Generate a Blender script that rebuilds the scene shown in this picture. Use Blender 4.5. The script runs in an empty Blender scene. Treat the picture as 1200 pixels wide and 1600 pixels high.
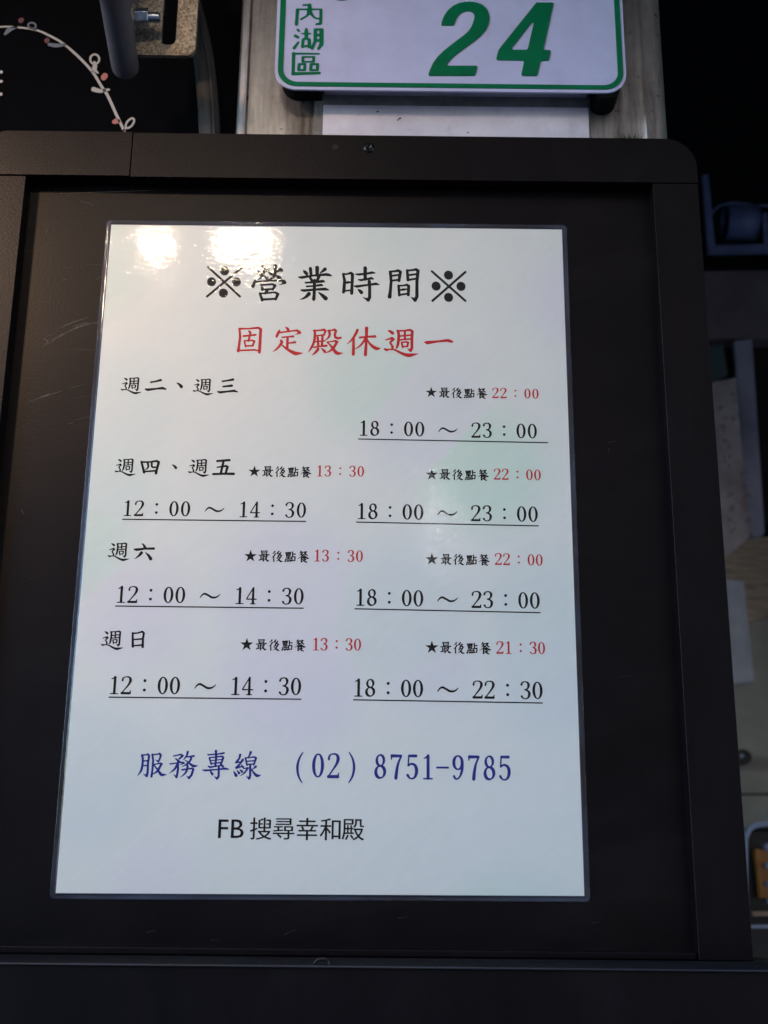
import bpy, bmesh, math, random, json
import numpy as np
from mathutils import Vector, Matrix, Euler
from mathutils.geometry import tessellate_polygon

random.seed(7)
S = bpy.context.scene
COL = S.collection
R = math.radians

# ------------------------------------------------------------------ camera
CAM_LOC = np.array([0.03214177, -0.7160057, -0.19703727])
CAM_ROT = (1.85797184, -0.00968567, -0.00468678)
FPX = 1900.0                      # focal length in photograph pixels (1200 x 1600)
cd = bpy.data.cameras.new('camera')
cam = bpy.data.objects.new('camera', cd)
COL.objects.link(cam)
cam.location = CAM_LOC.tolist()
cam.rotation_euler = Euler(CAM_ROT, 'XYZ')
cd.sensor_fit = 'VERTICAL'
cd.sensor_height = 24.0
cd.lens = 24.0 * FPX / 1600.0
cd.clip_start = 0.02
cd.clip_end = 200
cd.dof.use_dof = True
cd.dof.focus_distance = 0.76
cd.dof.aperture_fstop = 8.0
S.camera = cam
CR = np.array(Euler(CAM_ROT, 'XYZ').to_matrix())

# ------------------------------------------------------------------ world, sun, lamps, exposure
w = bpy.data.worlds.new("World")
S.world = w
w.use_nodes = True
nt = w.node_tree
bg = nt.nodes['Background']
sky = nt.nodes.new('ShaderNodeTexSky')
sky.sky_type = 'NISHITA'
sky.sun_disc = False
SUN_EL, SUN_AZ = 14.0, 25.0        # low sun behind the shop: the street side (-Y) is in blue shade
sky.sun_elevation = R(SUN_EL)
sky.sun_rotation = R(SUN_AZ)
sky.dust_density = 1.0
sky.ozone_density = 3.5
nt.links.new(sky.outputs[0], bg.inputs[0])
bg.inputs[1].default_value = 0.15

sl = bpy.data.lights.new('sun', 'SUN')
sl.energy = 2.0
sl.angle = R(0.6)
sl.color = (1.0, 0.93, 0.85)
so = bpy.data.objects.new('sun', sl)
COL.objects.link(so)
sd = Vector((math.sin(R(SUN_AZ)) * math.cos(R(SUN_EL)), math.cos(R(SUN_AZ)) * math.cos(R(SUN_EL)), math.sin(R(SUN_EL))))
so.rotation_euler = sd.to_track_quat('Z', 'Y').to_euler()


def lamp(loc, target, sx, sy, power, color):
    l = bpy.data.lights.new('shop_lamp', 'AREA')
    l.shape = 'RECTANGLE'
    l.spread = R(80)
    l.size, l.size_y, l.energy, l.color = sx, sy, power, color
    o = bpy.data.objects.new('shop_lamp', l)
    COL.objects.link(o)
    o.location = loc
    o.rotation_euler = (Vector(loc) - Vector(target)).to_track_quat('Z', 'Y').to_euler()
    return o


WARM = (1.0, 0.78, 0.54)
lamp((-0.140, -0.62, 0.534), (-0.16, 0, 0.13), 0.070, 0.006, 0.0100, WARM)
lamp((-0.245, -0.62, 0.534), (-0.16, 0, 0.13), 0.045, 0.005, 0.0040, WARM)
lamp((-0.52, -0.58, 0.50), (-0.24, 0, 0.13), 0.06, 0.06, 0.066, (1.0, 0.66, 0.42))

S.view_settings.view_transform = 'Standard'
S.view_settings.look = 'None'
S.view_settings.exposure = 3.6
S.view_settings.gamma = 1.0

# ------------------------------------------------------------------ helpers


def U(px, py, y):
    """photograph pixel -> point on the vertical plane at depth y"""
    v = CR @ np.array([(px - 600.0) / FPX, -(py - 800.0) / FPX, -1.0])
    t = (y - CAM_LOC[1]) / v[1]
    return CAM_LOC + v * t


def UV(P, y):
    P = np.asarray(P, float)
    d = np.stack([(P[:, 0] - 600) / FPX, -(P[:, 1] - 800) / FPX, -np.ones(len(P))], 1) @ CR.T
    t = (y - CAM_LOC[1]) / d[:, 1]
    return CAM_LOC + d * t[:, None]


def link(o, parent=None, label=None, cat=None, group=None, kind=None):
    COL.objects.link(o)
    if parent is not None:
        o.parent = parent
    if label:
        o['label'] = label
    if cat:
        o['category'] = cat
    if group:
        o['group'] = group
    if kind:
        o['kind'] = kind
    return o


def thing(name, label, cat, group=None):
    o = bpy.data.objects.new(name, None)
    o.empty_display_size = 0.02
    return link(o, None, label, cat, group)


def mesh(name, vs, fs, mat, parent=None, smooth=False, **k):
    me = bpy.data.meshes.new(name)
    me.from_pydata([tuple(map(float, v)) for v in vs], [], [tuple(map(int, f)) for f in fs])
    me.update()
    if smooth:
        for p in me.polygons:
            p.use_smooth = True
    if mat:
        me.materials.append(mat)
    o = bpy.data.objects.new(name, me)
    return link(o, parent, **k)


def from_bm(name, bm, mat, parent=None, smooth=False, **k):
    me = bpy.data.meshes.new(name)
    bmesh.ops.recalc_face_normals(bm, faces=bm.faces)
    bm.to_mesh(me)
    bm.free()
    if smooth:
        for p in me.polygons:
            p.use_smooth = True
    me.materials.append(mat)
    o = bpy.data.objects.new(name, me)
    return link(o, parent, **k)


def bevel(o, width, seg=2):
    m = o.modifiers.new('bevel', 'BEVEL')
    m.width = width
    m.segments = seg
    m.limit_method = 'ANGLE'
    m.angle_limit = R(35)
    for p in o.data.polygons:
        p.use_smooth = True
    wn = o.modifiers.new('wn', 'WEIGHTED_NORMAL')
    wn.keep_sharp = True
    return o


def box(name, x0, x1, y0, y1, z0, z1, mat, parent=None, bv=0.0, **k):
    bm = bmesh.new()
    bmesh.ops.create_cube(bm, size=1)
    for v in bm.verts:
        v.co = Vector(((x0 + x1) / 2 + v.co.x * (x1 - x0), (y0 + y1) / 2 + v.co.y * (y1 - y0), (z0 + z1) / 2 + v.co.z * (z1 - z0)))
    o = from_bm(name, bm, mat, parent, **k)
    if bv:
        bevel(o, bv)
    return o


def prism(name, outer, y0, y1, mat, parent=None, holes=(), bv=0.0, **k):
    """outer / holes: lists of (x, z); solid between y0 (front) and y1 (back)"""
    loops = [outer] + list(holes)
    tri = tessellate_polygon([[Vector((a, b, 0)) for a, b in l] for l in loops])
    flat = [p for l in loops for p in l]
    n = len(flat)
    vs = [(a, y0, b) for a, b in flat] + [(a, y1, b) for a, b in flat]
    bm = bmesh.new()
    bv_ = [bm.verts.new(v) for v in vs]
    for t in tri:
        for off in (0, n):
            try:
                bm.faces.new([bv_[i + off] for i in t])
            except ValueError:
                pass
    s = 0
    for l in loops:
        m = len(l)
        for i in range(m):
            a, b = s + i, s + (i + 1) % m
            bm.faces.new([bv_[a], bv_[b], bv_[b + n], bv_[a + n]])
        s += m
    bmesh.ops.dissolve_limit(bm, angle_limit=0.001, verts=bm.verts, edges=bm.edges)
    o = from_bm(name, bm, mat, parent, **k)
    if bv:
        bevel(o, bv)
    return o


def rrect(x0, x1, z0, z1, r, seg=8):
    if not isinstance(r, (tuple, list)):
        r = (r, r, r, r)          # BL, BR, TR, TL
    pts = []
    for (cx, cz, a0, rr) in ((x0, z0, 180, r[0]), (x1, z0, 270, r[1]), (x1, z1, 0, r[2]), (x0, z1, 90, r[3])):
        if rr <= 0:
            pts.append((cx, cz))
            continue
        ox = cx + (rr if cx == x0 else -rr)
        oz = cz + (rr if cz == z0 else -rr)
        for i in range(seg + 1):
            a = R(a0 + 90 * i / seg)
            pts.append((ox + rr * math.cos(a), oz + rr * math.sin(a)))
    return pts


def tube(name, pts, rad, mat, parent=None, n=20, caps=True, **k):
    pts = [Vector(p) for p in pts]
    rads = rad if isinstance(rad, (list, tuple)) else [rad] * len(pts)
    vs, fs = [], []
    up = Vector((0, 1, 0))
    for i, p in enumerate(pts):
        t = (pts[min(i + 1, len(pts) - 1)] - pts[max(i - 1, 0)]).normalized()
        a = up.cross(t)
        if a.length < 1e-4:
            a = Vector((1, 0, 0)).cross(t)
        a.normalize()
        b = t.cross(a)
        for j in range(n):
            q = 2 * math.pi * j / n
            vs.append(p + (a * math.cos(q) + b * math.sin(q)) * rads[i])
    for i in range(len(pts) - 1):
        for j in range(n):
            fs.append((i * n + j, i * n + (j + 1) % n, (i + 1) * n + (j + 1) % n, (i + 1) * n + j))
    if caps:
        fs.append(tuple(range(n)))
        fs.append(tuple(range((len(pts) - 1) * n, len(pts) * n)))
    return mesh(name, vs, fs, mat, parent, smooth=True, **k)


def spline(P, per=8):
    P = np.asarray(P, float)
    if len(P) < 3:
        return P
    out = []
    Q = np.vstack([2 * P[0] - P[1], P, 2 * P[-1] - P[-2]])
    for i in range(1, len(Q) - 2):
        for s in range(per):
            t = s / per
            a, b, c, d = Q[i - 1], Q[i], Q[i + 1], Q[i + 2]
            out.append(0.5 * ((2 * b) + (-a + c) * t + (2 * a - 5 * b + 4 * c - d) * t * t + (-a + 3 * b - 3 * c + d) * t ** 3))
    out.append(P[-1])
    return np.array(out)

# ------------------------------------------------------------------ materials


def mat(name, col, rough=0.5, metal=0.0, spec=0.5, noise=None, bump=None, coat=0.0, colour2=None):
    m = bpy.data.materials.new(name)
    m.use_nodes = True
    t = m.node_tree
    b = t.nodes['Principled BSDF']
    b.inputs['Base Color'].default_value = (*col, 1)
    b.inputs['Roughness'].default_value = rough
    b.inputs['Metallic'].default_value = metal
    b.inputs['Specular IOR Level'].default_value = spec
    b.inputs['Coat Weight'].default_value = coat
    tc = t.nodes.new('ShaderNodeTexCoord')
    if noise:                      # (scale, amount, stretch)
        mp = t.nodes.new('ShaderNodeMapping')
        mp.inputs['Scale'].default_value = noise[2] if len(noise) > 2 else (1, 1, 1)
        t.links.new(tc.outputs['Object'], mp.inputs[0])
        n = t.nodes.new('ShaderNodeTexNoise')
        n.inputs['Scale'].default_value = noise[0]
        n.inputs['Detail'].default_value = 8
        n.inputs['Roughness'].default_value = 0.65
        t.links.new(mp.outputs[0], n.inputs['Vector'])
        r = t.nodes.new('ShaderNodeValToRGB')
        r.color_ramp.elements[0].position = 0.3
        r.color_ramp.elements[1].position = 0.7
        a = noise[1]
        c2 = colour2 or tuple(min(1, c * (1 + a)) for c in col)
        c1 = tuple(c * (1 - a) for c in col)
        r.color_ramp.elements[0].color = (*c1, 1)
        r.color_ramp.elements[1].color = (*c2, 1)
        t.links.new(n.outputs['Fac'], r.inputs[0])
        t.links.new(r.outputs[0], b.inputs['Base Color'])
    if bump:                       # (scale, strength, distance)
        n2 = t.nodes.new('ShaderNodeTexNoise')
        n2.inputs['Scale'].default_value = bump[0]
        n2.inputs['Detail'].default_value = 6
        t.links.new(tc.outputs['Object'], n2.inputs['Vector'])
        bn = t.nodes.new('ShaderNodeBump')
        bn.inputs['Strength'].default_value = bump[1]
        bn.inputs['Distance'].default_value = bump[2]
        t.links.new(n2.outputs['Fac'], bn.inputs['Height'])
        t.links.new(bn.outputs[0], b.inputs['Normal'])
    return m


M = {}
M['black_paint'] = mat('black_paint', (0.0036, 0.0022, 0.0032), 0.40, spec=0.14, noise=(38, 0.35, (1, 1, 0.35)), bump=(900, 0.22, 0.0006))
M['black_panel'] = mat('black_panel', (0.0036, 0.0022, 0.0032), 0.40, spec=0.14, noise=(14, 0.45, (1, 1, 0.7)), bump=(500, 0.15, 0.0005))


def dust(m, scale, lo, hi, col, amount, stretch=(1, 1, 1), rot=0):
    t = m.node_tree
    b = t.nodes['Principled BSDF']
    src = b.inputs['Base Color'].links[0].from_socket
    tc = [n for n in t.nodes if n.type == 'TEX_COORD'][0]
    mp = t.nodes.new('ShaderNodeMapping')
    mp.inputs['Rotation'].default_value = (0, R(rot), 0)
    t.links.new(tc.outputs['Object'], mp.inputs[0])
    mp2 = t.nodes.new('ShaderNodeMapping')
    mp2.inputs['Scale'].default_value = stretch
    t.links.new(mp.outputs[0], mp2.inputs[0])
    n = t.nodes.new('ShaderNodeTexNoise')
    n.inputs['Scale'].default_value = scale
    n.inputs['Detail'].default_value = 10
    n.inputs['Roughness'].default_value = 0.75
    t.links.new(mp2.outputs[0], n.inputs['Vector'])
    r = t.nodes.new('ShaderNodeMapRange')
    r.inputs[1].default_value = lo
    r.inputs[2].default_value = hi
    r.inputs[4].default_value = amount
    t.links.new(n.outputs['Fac'], r.inputs[0])
    x = t.nodes.new('ShaderNodeMix')
    x.data_type = 'RGBA'
    t.links.new(r.outputs[0], x.inputs[0])
    t.links.new(src, x.inputs[6])
    x.inputs[7].default_value = (*col, 1)
    t.links.new(x.outputs[2], b.inputs['Base Color'])


dust(M['black_paint'], 30, 0.52, 0.80, (0.05, 0.045, 0.04), 0.10, (1, 1, 0.5))
dust(M['black_paint'], 420, 0.66, 0.74, (0.09, 0.085, 0.08), 0.22)
dust(M['black_panel'], 9, 0.5, 0.85, (0.06, 0.052, 0.045), 0.13, (0.6, 1, 2.2), 14)
dust(M['black_panel'], 380, 0.67, 0.75, (0.10, 0.09, 0.08), 0.25)
M['seam'] = mat('dark_seam', (0.004, 0.004, 0.004), 0.8)
M['scratch'] = mat('chalky_scratch', (0.085, 0.072, 0.06), 0.8, noise=(500, 0.7))
M['screw'] = mat('blackened_screw', (0.03, 0.03, 0.032), 0.28, metal=0.9, bump=(2000, 0.2, 0.0004))
M['ink_black'] = mat('black_ink', (0.005, 0.004, 0.006), 0.45, spec=0.1)
M['ink_red'] = mat('red_ink', (0.52, 0.010, 0.016), 0.42, spec=0.2)
M['ink_blue'] = mat('blue_ink', (0.008, 0.018, 0.20), 0.42, spec=0.2)
M['green'] = mat('green_enamel', (0.0, 0.135, 0.055), 0.35, spec=0.2, noise=(60, 0.12))
M['white_enamel'] = mat('white_enamel', (0.50, 0.50, 0.71), 0.28, spec=0.5, noise=(45, 0.07), bump=(300, 0.06, 0.0006))
M['white_plate'] = mat('dusty_white_plate', (0.62, 0.58, 0.66), 0.42, noise=(30, 0.16), bump=(260, 0.1, 0.0006))
dust(M['white_enamel'], 24, 0.56, 0.8, (0.22, 0.19, 0.16), 0.35, (1, 1, 0.4))
dust(M['white_plate'], 40, 0.55, 0.8, (0.18, 0.15, 0.13), 0.4, (1, 1, 0.5))
M['residue'] = mat('grey_adhesive', (0.17, 0.16, 0.15), 0.7, noise=(90, 0.3), bump=(400, 0.4, 0.0006))
M['dark_bg'] = mat('dark_interior', (0.010, 0.010, 0.012), 0.9, noise=(3, 0.4))
M['asphalt'] = mat('grey_asphalt', (0.06, 0.06, 0.065), 0.9, noise=(30, 0.3), bump=(90, 0.4, 0.004))
M['glass_dark'] = mat('dark_window_glass', (0.004, 0.004, 0.005), 0.06, spec=0.12)
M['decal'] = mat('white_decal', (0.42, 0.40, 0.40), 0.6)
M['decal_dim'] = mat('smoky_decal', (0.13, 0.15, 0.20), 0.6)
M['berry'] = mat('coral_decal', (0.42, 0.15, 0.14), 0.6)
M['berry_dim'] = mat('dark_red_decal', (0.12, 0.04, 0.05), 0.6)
M['grey_bar'] = mat('blue_grey_paint', (0.11, 0.095, 0.11), 0.75, spec=0.25, noise=(26, 0.3), bump=(300, 0.25, 0.0008))
M['moss'] = mat('moss', (0.06, 0.085, 0.02), 0.9)
M['clear'] = mat('smoky_plastic', (0.055, 0.055, 0.058), 0.16, spec=0.65, noise=(20, 0.4, (1, 1, 0.12)))
M['nut'] = mat('bright_zinc', (0.50, 0.58, 0.68), 0.24, metal=1.0, noise=(300, 0.2))


def galvanised(name, col, scale, rough, metal, streak=True):
    m = mat(name, col, rough, metal=metal)
    t = m.node_tree
    b = t.nodes['Principled BSDF']
    tc = [n for n in t.nodes if n.type == 'TEX_COORD'][0]
    vo = t.nodes.new('ShaderNodeTexVoronoi')
    vo.inputs['Scale'].default_value = scale
    t.links.new(tc.outputs['Object'], vo.inputs['Vector'])
    n = t.nodes.new('ShaderNodeTexNoise')
    n.inputs['Scale'].default_value = 22
    n.inputs['Detail'].default_value = 9
    n.inputs['Roughness'].default_value = 0.7
    mp = t.nodes.new('ShaderNodeMapping')
    mp.inputs['Scale'].default_value = (1.6, 1, 0.16) if streak else (1, 1, 1)
    t.links.new(tc.outputs['Object'], mp.inputs[0])
    t.links.new(mp.outputs[0], n.inputs['Vector'])
    r = t.nodes.new('ShaderNodeValToRGB')
    e = r.color_ramp.elements
    e[0].position, e[1].position = (0.36, 0.62) if streak else (0.28, 0.68)
    e[0].color = (col[0] * 0.24, col[1] * 0.20, col[2] * 0.18, 1)
    e[1].color = (*[min(1, c * 1.15) for c in col], 1)
    t.links.new(n.outputs['Fac'], r.inputs[0])
    mx = t.nodes.new('ShaderNodeMix')
    mx.data_type = 'RGBA'
    mx.blend_type = 'MULTIPLY'
    mx.inputs[0].default_value = 0.16 if streak else 0.8
    t.links.new(r.outputs[0], mx.inputs[6])
    bw = t.nodes.new('ShaderNodeRGBToBW')
    t.links.new(vo.outputs['Color'], bw.inputs[0])
    t.links.new(bw.outputs[0], mx.inputs[7])
    # grime specks
    n3 = t.nodes.new('ShaderNodeTexNoise')
    n3.inputs['Scale'].default_value = 150
    n3.inputs['Detail'].default_value = 3
    t.links.new(tc.outputs['Object'], n3.inputs['Vector'])
    r3 = t.nodes.new('ShaderNodeValToRGB')
    r3.color_ramp.elements[0].position = 0.69
    r3.color_ramp.elements[1].position = 0.76
    t.links.new(n3.outputs['Fac'], r3.inputs[0])
    mx2 = t.nodes.new('ShaderNodeMix')
    mx2.data_type = 'RGBA'
    t.links.new(r3.outputs[0], mx2.inputs[0])
    t.links.new(mx.outputs[2], mx2.inputs[6])
    mx2.inputs[7].default_value = (0.04, 0.032, 0.025, 1)
    t.links.new(mx2.outputs[2], b.inputs['Base Color'])
    rr = t.nodes.new('ShaderNodeMapRange')
    rr.inputs[3].default_value = rough + 0.18
    rr.inputs[4].default_value = rough - 0.1
    t.links.new(n.outputs['Fac'], rr.inputs[0])
    t.links.new(rr.outputs[0], b.inputs['Roughness'])
    bn = t.nodes.new('ShaderNodeBump')
    bn.inputs['Strength'].default_value = 0.35
    bn.inputs['Distance'].default_value = 0.0012
    t.links.new(n.outputs['Fac'], bn.inputs['Height'])
    t.links.new(bn.outputs[0], b.inputs['Normal'])
    return m


M['galv'] = galvanised('galvanised_steel', (0.60, 0.59, 0.59), 160, 0.33, 0.88)
M['galv_rough'] = galvanised('spangled_zinc', (0.66, 0.61, 0.52), 620, 0.5, 0.6, False)


def paper_material():
    m = mat('printed_paper', (0.7, 0.7, 0.7), 0.42, spec=0.5)
    t = m.node_tree
    b = t.nodes['Principled BSDF']
    tc = [n for n in t.nodes if n.type == 'TEX_COORD'][0]
    # pale watercolour blots
    vo = t.nodes.new('ShaderNodeTexVoronoi')
    vo.inputs['Scale'].default_value = 11
    vo.inputs['Randomness'].default_value = 1.0
    t.links.new(tc.outputs['Object'], vo.inputs['Vector'])
    r = t.nodes.new('ShaderNodeValToRGB')
    r.color_ramp.elements[0].position = 0.34
    r.color_ramp.elements[1].position = 0.60
    r.color_ramp.elements[0].color = (1, 1, 1, 1)
    r.color_ramp.elements[1].color = (0, 0, 0, 1)
    t.links.new(vo.outputs['Distance'], r.inputs[0])
    hue = t.nodes.new('ShaderNodeMix')
    hue.data_type = 'RGBA'
    sep = t.nodes.new('ShaderNodeSeparateColor')
    t.links.new(vo.outputs['Color'], sep.inputs[0])
    t.links.new(sep.outputs[0], hue.inputs[0])
    hue.inputs[6].default_value = (0.62, 0.725, 0.61, 1)
    hue.inputs[7].default_value = (0.75, 0.67, 0.72, 1)
    mx = t.nodes.new('ShaderNodeMix')
    mx.data_type = 'RGBA'
    amt = t.nodes.new('ShaderNodeMath')
    amt.operation = 'MULTIPLY'
    amt.inputs[1].default_value = 1.0
    t.links.new(r.outputs[0], amt.inputs[0])
    t.links.new(amt.outputs[0], mx.inputs[0])
    mx.inputs[6].default_value = (0.745, 0.732, 0.675, 1)
    t.links.new(hue.outputs[2], mx.inputs[7])
    # brushed diagonal strokes
    mp = t.nodes.new('ShaderNodeMapping')
    mp0 = t.nodes.new('ShaderNodeMapping')
    mp0.inputs['Rotation'].default_value = (0, R(40), 0)
    t.links.new(tc.outputs['Object'], mp0.inputs[0])
    mp.inputs['Scale'].default_value = (9, 9, 40)
    t.links.new(mp0.outputs[0], mp.inputs[0])
    n = t.nodes.new('ShaderNodeTexNoise')
    n.inputs['Scale'].default_value = 3.0
    n.inputs['Detail'].default_value = 6
    n.inputs['Distortion'].default_value = 2.2
    t.links.new(mp.outputs[0], n.inputs['Vector'])
    r2 = t.nodes.new('ShaderNodeMapRange')
    r2.inputs[1].default_value = 0.3
    r2.inputs[2].default_value = 0.7
    r2.inputs[3].default_value = 0.98
    r2.inputs[4].default_value = 1.015
    t.links.new(n.outputs['Fac'], r2.inputs[0])
    sc = t.nodes.new('ShaderNodeVectorMath')
    sc.operation = 'SCALE'
    t.links.new(mx.outputs[2], sc.inputs[0])
    t.links.new(r2.outputs[0], sc.inputs[3])
    t.links.new(sc.outputs[0], b.inputs['Base Color'])
    return m


M['paper'] = paper_material()


def film_material():
    m = bpy.data.materials.new('laminate_film')
    m.use_nodes = True
    t = m.node_tree
    for n in list(t.nodes):
        if n.type != 'OUTPUT_MATERIAL':
            t.nodes.remove(n)
    out = [n for n in t.nodes if n.type == 'OUTPUT_MATERIAL'][0]
    tr = t.nodes.new('ShaderNodeBsdfTransparent')
    tr.inputs[0].default_value = (0.985, 0.985, 0.985, 1)
    gl = t.nodes.new('ShaderNodeBsdfGlossy')
    gl.inputs['Roughness'].default_value = 0.05
    tc = t.nodes.new('ShaderNodeTexCoord')
    mp = t.nodes.new('ShaderNodeMapping')
    mp.inputs['Rotation'].default_value = (0, R(-30), 0)
    mp.inputs['Scale'].default_value = (1.0, 1.0, 1.9)
    t.links.new(tc.outputs['Object'], mp.inputs[0])
    n1 = t.nodes.new('ShaderNodeTexNoise')
    n1.inputs['Scale'].default_value = 210
    n1.inputs['Detail'].default_value = 3
    n1.inputs['Distortion'].default_value = 0.6
    t.links.new(mp.outputs[0], n1.inputs['Vector'])
    n2 = t.nodes.new('ShaderNodeTexNoise')
    n2.inputs['Scale'].default_value = 14
    t.links.new(tc.outputs['Object'], n2.inputs['Vector'])
    b1 = t.nodes.new('ShaderNodeBump')
    b1.inputs['Strength'].default_value = 1.0
    b1.inputs['Distance'].default_value = 0.000075
    t.links.new(n1.outputs['Fac'], b1.inputs['Height'])
    b2 = t.nodes.new('ShaderNodeBump')
    b2.inputs['Strength'].default_value = 1.0
    b2.inputs['Distance'].default_value = 0.0005
    t.links.new(n2.outputs['Fac'], b2.inputs['Height'])
    t.links.new(b1.outputs[0], b2.inputs['Normal'])
    t.links.new(b2.outputs[0], gl.inputs['Normal'])
    mx = t.nodes.new('ShaderNodeMixShader')
    geo = t.nodes.new('ShaderNodeNewGeometry')
    dot = t.nodes.new('ShaderNodeVectorMath')
    dot.operation = 'DOT_PRODUCT'
    t.links.new(geo.outputs['Incoming'], dot.inputs[0])
    t.links.new(geo.outputs['Normal'], dot.inputs[1])
    prev = dot.outputs['Value']
    for op, val in (('ABSOLUTE', None), ('SUBTRACT', 1.0), ('ABSOLUTE', None), ('POWER', 5.0), ('MULTIPLY', 0.955), ('ADD', 0.045)):
        q = t.nodes.new('ShaderNodeMath')
        q.operation = op
        t.links.new(prev, q.inputs[0])
        if val is not None:
            q.inputs[1].default_value = val
        prev = q.outputs[0]
    t.links.new(prev, mx.inputs[0])
    t.links.new(tr.outputs[0], mx.inputs[1])
    t.links.new(gl.outputs[0], mx.inputs[2])
    t.links.new(mx.outputs[0], out.inputs[0])
    return m


M['film'] = film_material()
# sealed pouch margin: a little milky, with blue painted in as reflected sky
M['margin'] = M['film'].copy()
M['margin'].name = 'milky_sheen_margin'
_t = M['margin'].node_tree
_o = [n for n in _t.nodes if n.type == 'OUTPUT_MATERIAL'][0]
_prev = _o.inputs[0].links[0].from_socket
_d = _t.nodes.new('ShaderNodeBsdfDiffuse')
_d.inputs[0].default_value = (0.45, 0.55, 0.85, 1)
_m = _t.nodes.new('ShaderNodeMixShader')
_n = _t.nodes.new('ShaderNodeTexNoise')
_n.inputs['Scale'].default_value = 16
_tc = _t.nodes.new('ShaderNodeTexCoord')
_t.links.new(_tc.outputs['Object'], _n.inputs['Vector'])
_r = _t.nodes.new('ShaderNodeMapRange')
_r.inputs[1].default_value = 0.35
_r.inputs[2].default_value = 0.7
_r.inputs[3].default_value = 0.015
_r.inputs[4].default_value = 0.085
_t.links.new(_n.outputs['Fac'], _r.inputs[0])
_t.links.new(_r.outputs[0], _m.inputs[0])
_t.links.new(_prev, _m.inputs[1])
_t.links.new(_d.outputs[0], _m.inputs[2])
_t.links.new(_m.outputs[0], _o.inputs[0])

# ------------------------------------------------------------------ brush lettering engine
# A glyph is a list of strokes; every stroke a chain of capsules of varying radius.
# The union of the capsules is contoured (marching squares) into one clean flat mesh.

TYPES = {   # default width profile (fraction of the pen width) from start to end
    'h': lambda t: 0.92 - 0.42 * math.sin(math.pi * min(1, t * 1.15)) ** 0.8 if t < 0.8 else 0.62 + 0.38 * math.sin((t - 0.8) / 0.2 * math.pi * 0.62),
    'v': lambda t: 1.12 - 0.30 * math.sin(math.pi * t),
    'z': lambda t: 0.8,
    'p': lambda t: 1.12 - 1.0 * t,
    'n': lambda t: 0.3 + 1.0 * (t / 0.75 if t < 0.75 else 1 - (t - 0.75) / 0.25 * 0.95),
    'd': lambda t: 0.32 + 0.95 * t,
    'g': lambda t: 1.0,
    't': lambda t: 1.15 - 1.0 * t,
    'u': lambda t: 1.0,
    'c': lambda t: 1.0,
}
SMOOTH = 'pngcdt'


def parse(s, w):
    """-> list of (N,3) arrays x, y, radius"""
    out = []
    for st in s.strip().split(';'):
        tok = st.split()
        if not tok:
            continue
        ty = tok[0]
        P, W = [], []
        for q in tok[1:]:
            a = [float(v) for v in q.split(',')]
            P.append(a[:2])
            W.append(a[2] if len(a) > 2 else None)
        P = np.array(P)
        L = np.concatenate([[0], np.cumsum(np.hypot(*np.diff(P, axis=0).T))])
        L /= max(L[-1], 1e-9)
        explicit = any(x is not None for x in W)
        W = [x if x is not None else (1.0 if explicit else TYPES[ty](l)) for x, l in zip(W, L)]
        if explicit or ty == 'u':
            A = np.column_stack([P, W])
            if ty in SMOOTH and len(A) > 2:
                A = spline(A, 6)
        else:
            if ty in SMOOTH and len(P) > 2:
                Q = spline(P, 6)
            else:
                Q = [P[0]]
                for i in range(len(P) - 1):
                    for k in range(1, 9):
                        Q.append(P[i] + (P[i + 1] - P[i]) * k / 8)
                Q = np.array(Q)
            l = np.concatenate([[0], np.cumsum(np.hypot(*np.diff(Q, axis=0).T))])
            l /= l[-1]
            A = np.column_stack([Q, [TYPES[ty](x) for x in l]])
        A[:, 2] = np.maximum(A[:, 2], 0.08) * w / 2 * (1.1 if w > 1.3 else 1.0)
        out.append(A)
    return out


def contour(chains, step):
    allp = np.vstack(chains)
    m = allp[:, 2].max() + 2 * step
    x0, y0 = allp[:, 0].min() - m, allp[:, 1].min() - m
    nx = int((allp[:, 0].max() + m - x0) / step) + 2
    ny = int((allp[:, 1].max() + m - y0) / step) + 2
    X = x0 + np.arange(nx) * step
    Y = y0 + np.arange(ny) * step
    F = np.full((ny, nx), 1e3)
    for A in chains:
        for a, b in (zip(A[:-1], A[1:]) if len(A) > 1 else [(A[0], A[0])]):
            rm = max(a[2], b[2]) + 2 * step
            i0 = max(0, int((min(a[0], b[0]) - rm - x0) / step)); i1 = min(nx, int((max(a[0], b[0]) + rm - x0) / step) + 2)
            j0 = max(0, int((min(a[1], b[1]) - rm - y0) / step)); j1 = min(ny, int((max(a[1], b[1]) + rm - y0) / step) + 2)
            gx, gy = np.meshgrid(X[i0:i1], Y[j0:j1])
            d = b[:2] - a[:2]
            dd = max(float(d @ d), 1e-12)
            t = np.clip(((gx - a[0]) * d[0] + (gy - a[1]) * d[1]) / dd, 0, 1)
            r = a[2] + (b[2] - a[2]) * t
            dist = np.hypot(gx - a[0] - t * d[0], gy - a[1] - t * d[1]) - r
            F[j0:j1, i0:i1] = np.minimum(F[j0:j1, i0:i1], dist)
    return march(F, X, Y)


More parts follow.
